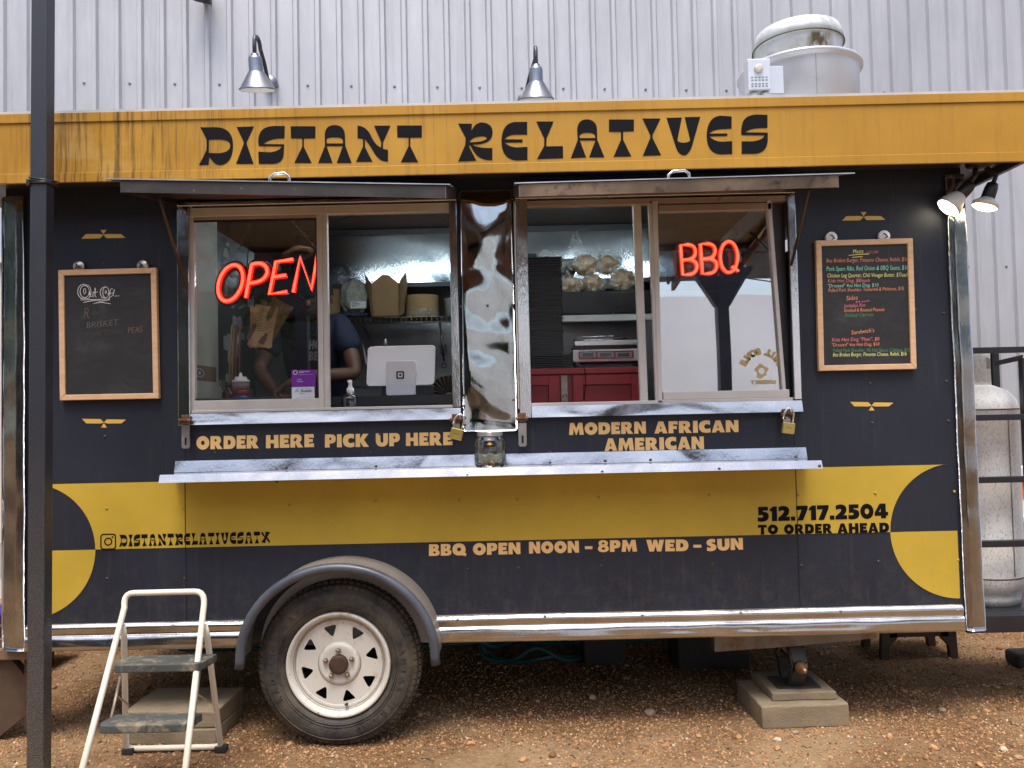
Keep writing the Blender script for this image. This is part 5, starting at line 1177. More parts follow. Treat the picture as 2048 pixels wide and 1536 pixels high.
m = MB(); m.box((nx - 2.6, 1.5, 0), (nx - .1, 2.9, zC - .11)); m.build("skirting", pm("dark skirting", (.05, .04, .035), .8), NB)
bq = at(4, 1290, .78); BX, BYk = at(18, 1250, .78).x - .15, .78; bz0 = at(10, 1290, .78).z - .03; bz1 = at(10, 1224, .78).z
bk2 = thing("blue_bucket", "deep blue plastic bucket with white printed letters left of the rear corner trim", "bucket", (BX, BYk, bz0))
m = MB(); m.lathe([(.13, 0), (.15, bz1 - bz0), (.158, bz1 - bz0 + .002), (.158, bz1 - bz0 - .02)], (BX, BYk, bz0), 'Z', 40, caps=False); m.build("pail", pm("blue pail", (.03, .012, .20), .35), bk2)
m = MB(); m.tube([(BX + .15 * math.cos(R(k)), BYk - .02 - .15 * abs(math.sin(R(k))), bz1 - .04 - .06 * math.sin(R(k))) for k in range(0, 181, 12)], .003, 6); m.build("handle", pm("wire", (.4, .4, .42), .4, .6), bk2)
ms = []
for ch, a_ in (("L", 34), ("O", 48)):
    me = text_mesh(ch, .075, "pail_print", 0, .003, 'CENTER'); me = stand(me, 0); me.transform(Matrix.Translation((BX, BYk, bz0 + .045)) @ Matrix.Rotation(R(a_), 4, 'Z') @ Matrix.Translation((0, -.1445, 0))); ms.append(me)
link_mesh("pail_print", join_meshes(ms, "pail_print"), pm("white print", (.75, .75, .78), .5), bk2)
pc_ = at(30, 1300, .78); m = MB(); m.box((BX - .6, .5, bz0 - .06), (at(40, 1290, .7).x, 1.2, bz0 - .001)); o = m.build("plank_deck", pm("sandy plank", (.45, .30, .17), .8, 0, .2, 5), None); tag(o, "sandy plank deck behind the left corner trim with a blue bucket on it", "plank")
m = MB(); m.box((BX - .55, .55, 0), (BX - .45, 1.1, bz0 - .061)); m.box((BX + .1, .55, 0), (BX + .2, 1.1, bz0 - .061)); m.build("support", bwood, o)
# few bigger stones and dark leaf litter on the gravel
rng = random.Random(12); stm = pm("field stone", (.34, .24, .15), .85, 0, .3, 30, .004, 90)
for i, (px, py, r_, lb_) in enumerate(((1300, 1425, .022, "largest brown stone lying in the shadow between the wheel and the jack"), (1885, 1418, .014, "small pale stone on the gravel right of the concrete blocks"), (1590, 1462, .012, "small rounded stone just in front of the thick concrete block"))):
    rr, ff, zz = ray(px, py); k_ = (0.012 - CAM_H) / zz; m = MB(); m.ball((rr * k_, ff * k_ - CAM_D, r_ * .5), r_, 2, (1.2, 1, .75), .4); o = m.build("stone", stm); tag(o, lb_, "stone")
m = MB()
for i in range(60):
    x, y = rng.uniform(-2.2, 2.6), rng.uniform(-.3, 1.2); L = rng.uniform(.015, .05); a_ = rng.random() * 3.14; d = Vector((math.cos(a_), math.sin(a_), .1)) * L
    m.tube([(x, y, .012), Vector((x, y, .018)) + d * .5, Vector((x, y, .013)) + d], .0022, 5)
tag(m.build("leaf_litter", pm("dark twigs", (.03, .02, .015), .9)), "dark twigs and leaf scraps scattered over the gravel", kind="stuff")
# =================================================================== INSIDE THE TRAILER
inn = pm("kitchen steel wall", (.30, .31, .32), .38, .5, .2, 4, .002, 30)
m = MB(); m.box((X0 + .051, .051, .471), (X1 - .051, 2.049, .53)); m.build("floor", pm("kitchen floor", (.06, .06, .06), .6), TR)
m = MB(); m.box((X0 + .051, .051, 2.53), (X1 - .051, 2.049, 2.60)); m.build("ceiling", pm("kitchen ceiling", (.17, .155, .145), .45, .2, .12, 2, dirt=((.10, .08, .07), 4, .6, .2)), TR)
m = MB(); m.box((X0 + .051, 2.02, .531), (X1 - .051, 2.049, 2.529)); m.build("back_wall", inn, TR)
hood = steel("exhaust hood steel", (.46, .51, .55), .05, .03, 1.3, (1, 1, 1.3), .10, .0008)
HY = 1.42; hx0 = at(583, 500, HY).x; hz0, hz1 = at(780, 566, HY).z, 2.515
m = MB(); hsm = at(863, 500, HY).x
m.box((hx0, HY, hz0), (1.6, HY + .02, hz1)); m.box((hsm - .003, HY - .0025, hz0), (hsm + .003, HY - .0005, hz1))
m.box((hx0, HY + .021, hz0), (1.6, 2.0, hz0 + .02)); hd = m.build("exhaust_hood", hood, TR)
m = MB(); m.box((hx0, HY - .015, hz1 - .02), (1.6, HY - .003, hz1 + .012)); m.box((hx0, HY - .01, hz0 - .028), (1.6, HY + .03, hz0 - .001)); m.build_each("hood_edge", pm("dark hood edge", (.04, .04, .045), .4, .5), hd)  # dark strips along the top and bottom of the hood
lt = MB(); lt.tube([(-1.0, .17, 2.47), (1.05, .17, 2.47)], .012, 10)
fx = MB(); fx.box((-1.05, .13, 2.485), (1.1, .21, 2.529)); fxo = fx.build("ceiling_light", pm("white fixture", (.7, .7, .7), .4), TR)
lt.build("tube_lamp", glow("lamp tube", (.80, .95, 1.0), 20.0), fxo)
# left partition: pale panel near the window, dark sticker covered panel behind it
px_ = at(385, 600, .05).x - .022
m = MB(); m.box((px_ - .02, .052, 1.2), (px_, .40, 2.50)); m.build("partition", pm("grey green partition", (.52, .55, .48), .45, .1, .14, 2.5, dirt=((.2, .19, .16), 3, .55, .3)), TR)
m = MB(); m.box((px_ - .06, .405, 1.2), (px_ - .003, .95, 2.3)); dpan = m.build("dark_panel", pm("dark cooler side", (.05, .052, .056), .35, .3, .3, 6), TR)
rng = random.Random(21)
for i in range(34):
    y, z = rng.uniform(.43, .88), rng.uniform(1.45, 2.22); w, h = rng.uniform(.02, .05), rng.uniform(.03, .09); col = rng.choice(((.42, .43, .42), (.30, .32, .33), (.12, .14, .17), (.35, .31, .2), (.5, .5, .47), (.22, .25, .3)))
    m = MB(); x = px_ - .0025 + i * .0001
    if i % 3: m.box((x, y - w, z - h / 2), (x + .0006, y + w, z + h / 2))
    else: m.prism([(x, y + w * math.cos(k * .5236), z + w * .9 * math.sin(k * .5236)) for k in range(12)], (.0006, 0, 0))
    m.build("sticker", pm("sticker %d" % (int(col[0] * 100)), col, .5, 0, .35, 45), dpan)
m = MB(); a_ = at(391, 759, .06); b2_ = at(391, 727, .06); m.box((px_ + .0005, .06, a_.z), (px_ + .0012, .37, b2_.z)); tp = m.build("cardboard_strip", pm("cardboard", (.23, .145, .075), .8, 0, .15, 8), TR)
cz = (a_.z + b2_.z) / 2; cy = .17
ms = []
m = MB(); m.prism([(px_ + .0014, cy + .066 * math.cos(k * .196), cz + .0262 * math.sin(k * .196) * 1.0) for k in range(32)], (.0005, 0, 0)); stk = m.build("round_sticker", pm("black sticker", (.012, .012, .02), .4), tp)
m = MB()
for k in range(18):
    a0 = k * .349; c0 = Vector((px_ + .0021, cy + .05 * math.cos(a0), cz + .020 * math.sin(a0))); m.box(c0 - Vector((0, .006, .0025)), c0 + Vector((.0003, .006, .0025)))
m.tube([(px_ + .0021, cy + .034 * math.cos(k * .26), cz + .0135 * math.sin(k * .26)) for k in range(24)], .0008, 4, True)
m.box((px_ + .002, cy - .012, cz - .006), (px_ + .0023, cy + .012, cz + .006)); m.build("sticker_print", wh, stk)
# counter
ctz = at(800, 791, .10).z
m = MB(); m.box((px_ + .01, .055, ctz - .04), (-.12, .42, ctz)); m.box((px_ + .01, .056, .54), (-.12, .40, ctz - .041)); m.build("counter", pm("black counter", (.02, .02, .023), .35, 0, .2, 5), TR)
# tablet register
tab = thing("tablet_register", "white tablet register with square black mark standing in the open order window", "cash register", tuple(at(800, 790, .22)))
silver = pm("pale silver shell", (.72, .68, .65), .35, .15, .03); tw = pm("white register stand", (.80, .80, .80), .35, 0, .02)
def rr(pl, pr, ptop, pbot, r, Y):
    c = [at(pl, ptop, Y), at(pr, ptop - (pr - pl) * .0225, Y), at(pr, pbot - (pr - pl) * .0225, Y), at(pl, pbot, Y)]; out = []
    for i in range(4):
        p, q, n_ = c[i-1], c[i], c[(i+1) % 4]; s0, s1 = q + (p - q).normalized() * r, q + (n_ - q).normalized() * r
        out += [s0 * (1-t)**2 + q * 2*t*(1-t) + s1 * t*t for t in (0, .25, .5, .75, 1)]
    return out
m = MB(); pts = rr(732, 869, 692, 773, .022, .22); zlo = min(p.z for p in pts); m.prism([p + Vector((0, (p.z - zlo) * .22, 0)) for p in pts], (0, .016, .003)); m.build("tablet", silver, tab, .003)
m = MB(); P = rr(772, 831, 722, 791, .012, .195); m.prism(P, (0, .01, 0)); st_ = m.build("stand", tw, tab, .002)
pz = at(801, 791, .19).z; m = MB(); m.prism([at(773, 790, .20), at(832, 789, .20), at(832, 789, .32), at(773, 790, .32)], (0, 0, .006)); m.build("stand_foot", tw, tab)
lg = at(800.5, 750, .195); o1 = [rrect(lg.x, lg.z, .0175, .005), rrect(lg.x, lg.z, .0115, .002), rrect(lg.x, lg.z, .0045, .001)]
decal(o1, "square_mark", ink, st_, .1942, .0006)
m = MB(); a_, b2_ = at(763, 792, .30), at(866, 770, .30); m.box((a_.x, .30, ctz + .001), (b2_.x, .42, b2_.z)); o = m.build("receipt_printer", pm("grey printer shell", (.10, .105, .10), .4), None, .006); tag(o, "low grey receipt printer behind the tablet register", "printer")
# pump bottle, squeeze bottle, sauce bottle
def thing_at(name, label, cat, px, py, Y, grp=None): p = at(px, py, Y); return thing(name, label, cat, (p.x, Y, p.z), grp), p
t, p = thing_at("pump_bottle", "clear pump bottle with white pump beside the middle bar of the order window", "bottle", 697, 822, .03)
m = MB(); m.lathe([(.0, 0), (.041, .002), (.043, .02), (.043, .055), (.038, .07), (.018, .078), (.016, .085)], (p.x, .03 + .045, p.z), 'Z', 28); m.build("bottle_body", jg, t)
m = MB(); m.lathe([(.016, .075), (.016, .100), (.010, .104), (.008, .118), (.009, .134), (.006, .138)], (p.x, .075, p.z), 'Z', 18); m.box((p.x - .004, .04, p.z + .126), (p.x + .004, .075, p.z + .136)); m.build("pump", tw, t)
m = MB(); m.tube([(p.x, .075, p.z + .003), (p.x, .075, p.z + .08)], .003, 6); m.build("dip_tube", tw, t)
t, p = thing_at("squeeze_bottle", "squeeze bottle of red sauce with white cap behind the left pane", "bottle", 482, 803, .16)
m = MB(); m.lathe([(.036, 0), (.038, .01), (.038, .026)], (p.x, .16, p.z), 'Z', 24); m.build("blue_base", pm("blue base", (.02, .08, .40), .4), t)
m = MB(); m.lathe([(.0378, .0265), (.0378, .05), (.036, .052)], (p.x, .16, p.z), 'Z', 24); m.build("sauce", pm("red sauce", (.30, .035, .03), .3), t)
m = MB(); m.lathe([(.0375, .0525), (.037, .075), (.036, .085)], (p.x, .16, p.z), 'Z', 24); m.build("bottle_body", pm("cloudy plastic", (.34, .22, .20), .35, 0, .3, 30), t)
m = MB(); m.lathe([(.038, .0855), (.038, .098), (.028, .100), (.025, .112), (.008, .114), (.005, .130), (.002, .131)], (p.x, .16, p.z), 'Z', 24); m.build("cap", tw, t)
t, p = thing_at("sauce_bottle", "small dark bottle left of the squeeze bottle", "bottle", 456, 804, .22)
m = MB(); m.lathe([(.026, 0), (.028, .01), (.028, .045), (.012, .06), (.011, .072)], (p.x, .22, p.z), 'Z', 20); m.build("bottle_body", pm("dark red glass", (.07, .012, .01), .12), t)
m = MB(); m.lathe([(.014, .0725), (.014, .086)], (p.x, .22, p.z), 'Z', 16); m.build("cap", pm("black cap", (.02, .02, .02), .4), t)
# papers hung on a clip, hat, wire
t, p = thing_at("order_papers", "bundle of kraft order papers hung behind the left pane", "papers", 520, 600, .34)
krp = pm("kraft paper", (.44, .31, .16), .8, 0, .15, 20)
for k, (dx, dz, an, c_) in enumerate(((0, 0, 10, 0), (.03, .02, 22, 1), (-.03, .0, 0, 0), (.075, .04, 30, 1))):
    m = MB(); c0 = at(534, 612, .34) + Vector((dx, .004 * k, dz * .5)); Rm = Matrix.Rotation(R(an), 3, 'Y')
    m.grid(lambda u, w: c0 + Rm @ Vector(((u - .5) * .11, -.02 * w * w + .006 * math.sin(u * 9 + w * 4), -.20 * w)), 8, 12); m.build("paper_sheet", krp if not c_ else pm("brown paper", (.15, .095, .05), .8, 0, .2, 20), t)
for j in range(9):
    m = MB()
    q = [at(495 + j * 1.1 + k * 3.3, 622 + j * 4.2 + 6 * math.sin(k * .3), .298) for k in range(14)]; m.tube(q, .0008, 4); m.build("ruled_line", ink, t)
t, p = thing_at("bamboo_stick_bundle", "upright bundle of wooden tongs and sticks behind the squeeze bottle", "utensils", 470, 770, .30)
for k, (x_, w_, c_) in enumerate(((470, .006, (.18, .07, .03)), (464, .005, (.40, .28, .12)), (478, .004, (.16, .06, .03)), (459, .004, (.38, .30, .16)))):
    m = MB(); m.tube([at(x_, 795, .30), at(x_ + 1, 720, .30), at(x_ + 2 + 3 * (k % 2), 650, .30)], w_, 6); m.build("stick", pm("stick %d" % k, c_, .6), t)
t, p = thing_at("straw_hat", "brown felt hat hanging on a string behind the left pane", "hat", 596, 500, .55)
feltm = pm("brown felt", (.15, .085, .042), .9, 0, .15, 12); Rm = Matrix.Rotation(R(-14), 3, 'Y') @ Matrix.Rotation(R(-20), 3, 'X')
m = MB(); c0 = at(596, 512, .55); m.lathe([(.078, .012), (.066, .0), (.040, -.002), (.038, .03), (.034, .046), (.018, .048), (.0, .042)], c0, 'Z', 28, M=Rm @ Matrix.Diagonal((1.1, .8, 1)))
m.build("hat_body", feltm, t); m = MB(); m.lathe([(.041, .002), (.040, .012)], c0, 'Z', 24, M=Rm @ Matrix.Diagonal((1.1, .8, 1))); m.build("hat_band", pm("hat band", (.05, .03, .02), .7), t)
m = MB(); m.tube([c0 + Vector((0, 0, .05)), (c0.x, .55, 2.43)], .0015, 4); m.build("string", ink, t)
m = MB(); m.tube([at(657, 446, .35), at(770, 412, .30)], .002, 5); m.tube([at(770, 412, .30), at(860, 385, .26)], .002, 5); tag(m.build("ceiling_cable", ink), "thin black cable strung across the kitchen ceiling of the order window", "cable")
# wire shelf with packaging
SY = 1.28; wz = at(800, 640, SY).z; wx0, wx1 = at(690, 640, SY).x, at(935, 640, SY).x
ws = thing("wire_shelf", "chrome wire shelf below the exhaust hood holding packaging", "shelf", ((wx0 + wx1) / 2, SY + .15, wz)); wm = steel("shelf wire", (.42, .38, .32), .3, 0, smudge=.2, scratch=0)
m = MB()
for z_ in (wz - .016, wz + .016): m.tube([(wx0, SY, z_), (wx1, SY, z_)], .004, 6)
n_ = 24
for k in range(n_ + 1): x = wx0 + (wx1 - wx0) * k / n_; m.tube([(x, SY, wz - .016), (x, SY, wz + .016)], .0028, 5); m.tube([(x, SY, wz + .016), (x, SY + .32, wz + .016)], .0025, 5)
m.tube([(wx0, SY + .26, wz + .012), (wx1, SY + .26, wz + .012)], .004, 6); m.build("wire_deck", wm, ws)
for x in (wx0 + .05, wx1 - .03):
    m = MB(); m.tube([(x, SY + .3, wz), (x, 2.02, wz - .1)], .006, 6); m.build("bracket", wm, ws)
zs_ = wz + .019
card = pm("kraft board", (.30, .185, .085), .75, 0, .12, 9); cdk = pm("kraft board inside", (.20, .125, .06), .8, 0, .15, 9)
def hpx(px, py, Y): return at(px, py, Y)
t = thing("open_carton", "tall open kraft carton with raised flaps in the middle of the wire shelf", "carton", tuple(hpx(771, 632, 1.32)))
m = MB(); f_ = [hpx(748, 632, 1.32), hpx(797, 631, 1.32), hpx(797, 566, 1.32), hpx(777, 550, 1.32), hpx(763, 550, 1.32), hpx(743, 568, 1.32)]; m.prism(f_, (0, .004, 0)); m.build("front_panel", card, t)
m = MB(); m.prism([hpx(743, 632, 1.33), hpx(748, 632, 1.325), hpx(742, 566, 1.325), hpx(729, 547, 1.36), hpx(734, 580, 1.35)], (0, .004, 0)); m.prism([hpx(798, 631, 1.325), hpx(808, 628, 1.36), hpx(815, 572, 1.36), hpx(812, 543, 1.36), hpx(799, 562, 1.325)], (0, .004, 0)); m.build("side_flap", cdk, t)
m = MB(); a_, b2_ = hpx(748, 632, 1.33), hpx(797, 600, 1.33); m.box((a_.x, 1.33, zs_), (b2_.x, 1.42, b2_.z)); m.build("carton_body", cdk, t)
t = thing("plate_stack", "round stack of kraft plates in clinging film on the wire shelf", "plates", tuple(hpx(845, 632, 1.42)))
p = hpx(845, 632, 1.42); ztop = hpx(845, 594, 1.42).z; m = MB(); pr_ = [(.08, 0)]; k = 0; z = 0
while z < ztop - zs_: pr_ += [(.100, z + .002), (.104, z + .005), (.100, z + .007)]; z += .008
m.lathe(pr_ + [(.06, z)], (p.x, 1.42, zs_), 'Z', 40); m.build("stack", pm("kraft plate", (.40, .27, .13), .7, 0, .1, 9), t)
film, nt, b = new_mat("crinkled clear film")
b.inputs['Base Color'].default_value = (.75, .76, .74, 1); b.inputs['Roughness'].default_value = .12
v_ = N(nt, "ShaderNodeTexVoronoi"); v_.feature = 'DISTANCE_TO_EDGE'; v_.inputs['Scale'].default_value = 34; nt.links.new(coords(nt), v_.inputs['Vector']); bump(nt, b, v_.outputs['Distance'], .03, 1.0)
nt.links.new(ramp(nt, tex(nt, coords(nt), 28, 4), [(.35, .05), (.75, .5)]), b.inputs['Alpha'])
m = MB(); m.lathe([(.107, .002), (.108, .03), (.106, .055)], (p.x, 1.42, zs_), 'Z', 40); m.build("film_wrap", film, t)
t = thing("deli_cup", "frosted plastic tub at the right end of the wire shelf", "tub", tuple(hpx(903, 632, 1.35))); p = hpx(903, 632, 1.35); m = MB(); m.lathe([(.035, 0), (.040, .10), (.042, .103), (.0, .105)], (p.x, 1.35, zs_), 'Z', 26); m.build("tub_body", pm("frosted plastic", (.36, .38, .36), .4), t)
m = MB(); m.lathe([(.043, .1055), (.043, .112), (.012, .113), (.010, .12)], (p.x, 1.35, zs_), 'Z', 26); m.build("lid", pm("tub lid", (.5, .52, .5), .35), t)
t = thing("wrapped_plates", "film wrapped white bundle with a white card on the wire shelf", "package", tuple(hpx(708, 628, 1.36))); p = hpx(708, 596, 1.38); m = MB(); m.ball(p, .088, 4, (.95, .6, 1.25), .28); m.build("bundle", pm("wrapped bundle", (.34, .33, .28), .3, 0, .35, 26, .02, 45), t)
a_, b2_ = hpx(701, 617, 1.31), hpx(732, 602, 1.31); m = MB(); m.box((a_.x, 1.31, a_.z), (b2_.x, 1.314, b2_.z)); cd_ = m.build("card", pm("white card stock", (.62, .62, .6), .6), t)
m = MB()
for k, w_ in enumerate((.03, .045, .045, .02)): m.box((a_.x + .01, 1.309, b2_.z - .008 - k * .0085), (a_.x + .01 + w_, 1.3099, b2_.z - .0055 - k * .0085))
m.build("print", ink, cd_)
t = MB(); a_, b2_ = hpx(661, 636, 1.34), hpx(738, 620, 1.34); t.ball(((a_.x + b2_.x) / 2, 1.40, zs_ + .026), 1, 3, ((b2_.x - a_.x) / 2, .07, .027), .2); o = t.build("dark_bag", pm("dark blue bag", (.035, .04, .08), .25, 0, .4, 20, .015, 40)); tag(o, "folded dark blue plastic bag lying under the film wrapped bundle", "bag")
t = MB(); a_, b2_ = hpx(640, 632, 1.40), hpx(680, 577, 1.40); t.box((a_.x, 1.40, zs_), (b2_.x, 1.55, b2_.z)); o = t.build("brown_box", card, None, .004); tag(o, "closed brown box at the left end of the wire shelf", "box")
# hanging spatula, folding fan, papers behind the register
t, p = thing_at("spatula", "dark slotted spatula hanging from the wire shelf", "spatula", 884, 650, 1.26)
m = MB(); m.tube([at(880, 646, 1.26), at(884, 690, 1.26), at(888, 722, 1.26)], .006, 6, flat=.5); m.tube([at(888 + 4.5 * math.cos(k * .52), 731 + 5 * math.sin(k * .52), 1.26) for k in range(12)], .003, 5, True); m.build("handle", pm("dark handle", (.05, .05, .05), .4, .5), t)
m = MB(); q = [at(878, 690, 1.265), at(893, 688, 1.265), at(895, 702, 1.265), at(887, 716, 1.265), at(880, 706, 1.265)]; m.prism(q, (0, .003, 0)); m.build("blade", pm("dark blade", (.05, .05, .05), .35, .6), t)
t, p = thing_at("folding_fan", "dark brown pleated folding fan standing beside the register", "fan", 898, 790, .34)
m = MB(); c0 = at(898, 792, .34)
for k in range(26):
    a0, a1 = R(10 + k * 6.5), R(10 + (k + 1) * 6.5); y0, y1 = (.34, .352) if k % 2 else (.352, .34)
    P = [Vector((c0.x + r_ * math.cos(a_), y_, c0.z + r_ * math.sin(a_) * .95)) for r_, a_, y_ in ((.02, a0, y0), (.105, a0, y0), (.105, a1, y1), (.02, a1, y1))]; m.prism(P, (0, .0015, 0))
m.build("pleats", pm("brown fan paper", (.07, .042, .028), .7), t); m = MB(); m.lathe([(.008, -.01), (.008, .02)], (c0.x, .335, c0.z), 'Y', 12); m.build("rivet", brass, t)
t, p = thing_at("paper_sheet", "white paper slip propped left of the tablet register", "paper", 727, 740, .40); m = MB(); q = [at(724, 682, .40), at(733, 715, .36), at(734, 732, .36), at(730, 725, .40)]; m.prism(q, (0, .001, 0)); m.build("sheet", wh, t)
t, p = thing_at("funnel_tip", "pale pointed piping nozzle sticking up behind the tablet", "nozzle", 771, 690, .42); m = MB(); m.lathe([(.012, 0), (.009, .02), (.003, .034), (.001, .036)], at(771, 692, .42), 'Z', 14); m.build("nozzle", pm("pale metal", (.45, .45, .45), .3, .5), t)
# right hand window: trays, bags, scale, cabinet
CT2 = at(1160, 815, .34).z
m = MB(); m.box((-.1, .06, CT2 - .04), (1.85, .80, CT2)); m.build("counter", MATS["black counter"], TR)
CY = .36; cbz = at(1160, 736, CY).z; ca, cb_ = at(1030, 770, CY).x, at(1282, 770, CY).x
cab = thing("red_cabinet", "deep red panelled cabinet inside the right serving window", "cabinet", ((ca + cb_) / 2, CY + .2, CT2)); redm = pm("deep red cabinet paint", (.33, .024, .027), .4, 0, .2, 4)
m = MB(); m.box((ca, CY + .012, CT2 + .001), (cb_, CY + .45, cbz - .03)); m.build("carcass", redm, cab)
m = MB(); m.box((ca - .005, CY - .008, cbz - .029), (cb_ + .005, CY + .45, cbz)); m.build("cabinet_top", redm, cab, .003)
for (pxa, pxb, fa, fb_) in ((1035, 1119, (1040, 772), (1098, 810)), (1146, 1278, (1166, 770), (1264, 810))):
    xa_, xb_ = at(pxa, 780, CY).x, at(pxb, 780, CY).x; m = MB(); zt2 = cbz - .034; z0_ = CT2 + .003; q0, q1 = at(*fa, CY).x, at(*fb_, CY).x; zi = at(*fa, CY).z
    m.box((xa_, CY - .006, z0_), (q0, CY + .011, zt2)); m.box((q1, CY - .006, z0_), (xb_, CY + .011, zt2)); m.box((q0, CY - .006, zi), (q1, CY + .011, zt2)); m.box((q0 + .001, CY + .004, z0_), (q1 - .001, CY + .0112, zi - .001)); m.build("door", redm, cab, .0015)
m = MB(); xa_, xb_ = at(1123, 780, CY).x, at(1135, 780, CY).x; m.box((xa_, CY + .002, CT2 + .003), (xb_, CY + .0115, cbz - .034)); lat = m.build("latch_plate", pm("worn latch", (.45, .38, .30), .5, .3, .15, 30), cab)
p = at(1130, 795, CY - .01); m = MB(); m.box((p.x - .010, CY - .02, p.z - .028), (p.x + .010, CY - .004, p.z)); m.tube([(p.x - .007, CY - .012, p.z), (p.x - .006, CY - .012, p.z + .018), (p.x + .006, CY - .012, p.z + .018), (p.x + .007, CY - .012, p.z)], .0025, 6); m.build("small_lock", pm("steel lock", (.25, .22, .2), .35, .8), lat)
m = MB(); m.tube([at(1166, 728, CY - .014), at(1170, 740, CY - .016), at(1172, 765, CY - .016), at(1168, 800, CY - .016)], .0022, 6); tag(m.build("scale_cord", ink), "thin black cord hanging from the scale over the red cabinet door", "cord")
# stack of black trays: each tray a thing
TY = .42; tpl = pm("black takeout plastic", (.012, .012, .014), .3, 0, .2, 8); bl = pm("black plastic with blue wear", (.014, .02, .05), .3, 0, .5, 22)
ta, tb = at(1043, 620, TY).x, at(1126, 620, TY).x; zt3 = at(1085, 513, TY).z; nT = 44; dz = (zt3 - cbz - .002) / nT
pro = thing("takeout_tray", "black plastic takeout tray in the tall stack on the red cabinet", "tray", ((ta + tb) / 2, TY, cbz + .002), "black takeout trays stacked on the red cabinet")
m = MB(); m.box((ta + .008, TY + .008, cbz + .002), (tb - .008, TY + .19, cbz + .002 + dz * .62)); m.build("tray_base", tpl, pro)
m = MB(); m.box((ta, TY, cbz + .002 + dz * .64), (tb, TY + .2, cbz + .002 + dz * .9)); m.build("tray_rim", tpl, pro)
rng = random.Random(9)
for k in range(1, nT):
    c = copy_tree(pro); c.location = pro.location + Vector((rng.uniform(-.003, .003), rng.uniform(-.003, .003), k * dz))
pro2 = thing("takeout_tray", "wider black tray in the short stack in front of the scale", "tray", (tb - .01, TY - .03, cbz + .002), "wider black trays in the short stack")
m = MB(); m.box((tb - .16, TY - .045, cbz + .002), (tb + .035, TY - .008, cbz + .0075)); m.build("tray_rim", tpl, pro2, .001)
for k in range(1, 8):
    c = copy_tree(pro2); c.location = pro2.location + Vector((rng.uniform(-.004, .002), 0, k * .0085))
# scale
SCY = .42; s0 = thing("counter_scale", "white and steel counter scale with three small displays on the red cabinet", "scale", tuple(at(1210, 733, SCY)))
def bx(m, pa, pb, y0, y1): a, b_ = at(*pa, y0), at(*pb, y0); m.box((a.x, y0, b_.z), (b_.x, y1, a.z)); return a, b_
m = MB(); bx(m, (1146, 700), (1290, 721), SCY, SCY + .25); m.build("housing", pm("pale scale body", (.52, .50, .50), .4), s0, .004)
m = MB(); a, b_ = bx(m, (1157, 703), (1268, 716), SCY - .002, SCY - .0005); fp = m.build("display_panel", pm("red display border", (.28, .03, .04), .4), s0)
for xa_, xb_ in ((1160, 1192), (1195, 1228), (1231, 1264)):
    m = MB(); bx(m, (xa_, 704.5), (xb_, 714.5), SCY - .003, SCY - .0022); d_ = m.build("display", pm("grey display surround", (.24, .25, .27), .4), fp); m = MB(); bx(m, (xa_ + 5, 706.5), (xb_ - 5, 712.5), SCY - .0036, SCY - .0031); m.build("screen", pm("display glass", (.05, .055, .06), .15), d_)
m = MB(); bx(m, (1150, 691), (1286, 699.5), SCY + .03, SCY + .24); m.build("platform_support", tpl, s0)
m = MB(); bx(m, (1149, 682), (1290, 689), SCY - .005, SCY + .26); m.build("platform", steel("scale platter", (.72, .72, .72), .2, .003), s0, .003)
m = MB(); a, b_ = at(1152, 680, SCY), at(1255, 680, SCY)
for z_, r_ in ((0, .003), (.014, .003)): m.tube([(a.x, SCY, a.z + z_), (b_.x, SCY, a.z + z_), (b_.x, SCY + .2, a.z + z_), (a.x, SCY + .2, a.z + z_)], r_, 6, True)
m.build("pan_rail", chrome, s0)
m = MB()
for (xa_, xb_) in ((1152, 1160), (1276, 1286)): bx(m, (xa_, 722), (xb_, 732), SCY + .02, SCY + .2)
m.build_each("foot", tpl, s0)
# black rack with bags of buns above the light rail
BYr = .85; m = MB(); bx(m, (1120, 584), (1310, 626), BYr, BYr + .4); o = m.build("black_cooler", tpl, None, .01); tag(o, "wide black appliance under the bags of buns in the right window", "appliance")
m = MB(); bx(m, (1120, 627), (1310, 640), BYr + .01, BYr + .06); o = m.build("steel_rail", pm("white steel rail", (.55, .54, .52), .35, .2), None, .003); tag(o, "pale steel edge rail under the black appliance in the right window", "rail")
m = MB(); bx(m, (1120, 641), (1310, 735), 1.15, 1.2); o = m.build("steel_backsplash", pm("grey backsplash", (.30, .30, .31), .4, .5, .1, 5), None); tag(o, "grey steel backsplash sheet behind the counter scale", "backsplash")
m = MB(); bx(m, (1120, 517), (1152, 545), BYr + .1, BYr + .3); o = m.build("black_bin", tpl, None, .006); tag(o, "black bin between the first two bags of buns", "bin")
m = MB(); bx(m, (1050, 505), (1075, 560), .50, .62); o = m.build("black_canister", tpl, None, .008); tag(o, "narrow black canister just behind the top of the takeout tray stack", "canister")
m = MB(); bx(m, (1038, 531), (1054, 556), .9, 1.0); o = m.build("white_tub", pm("white tub plastic", (.5, .5, .48), .4), None, .006); tag(o, "pale plastic tub at the left edge behind the takeout tray stack", "tub")
bun = pm("bun crust in film", (.33, .20, .085), .3, 0, .35, 14, .006, 30)
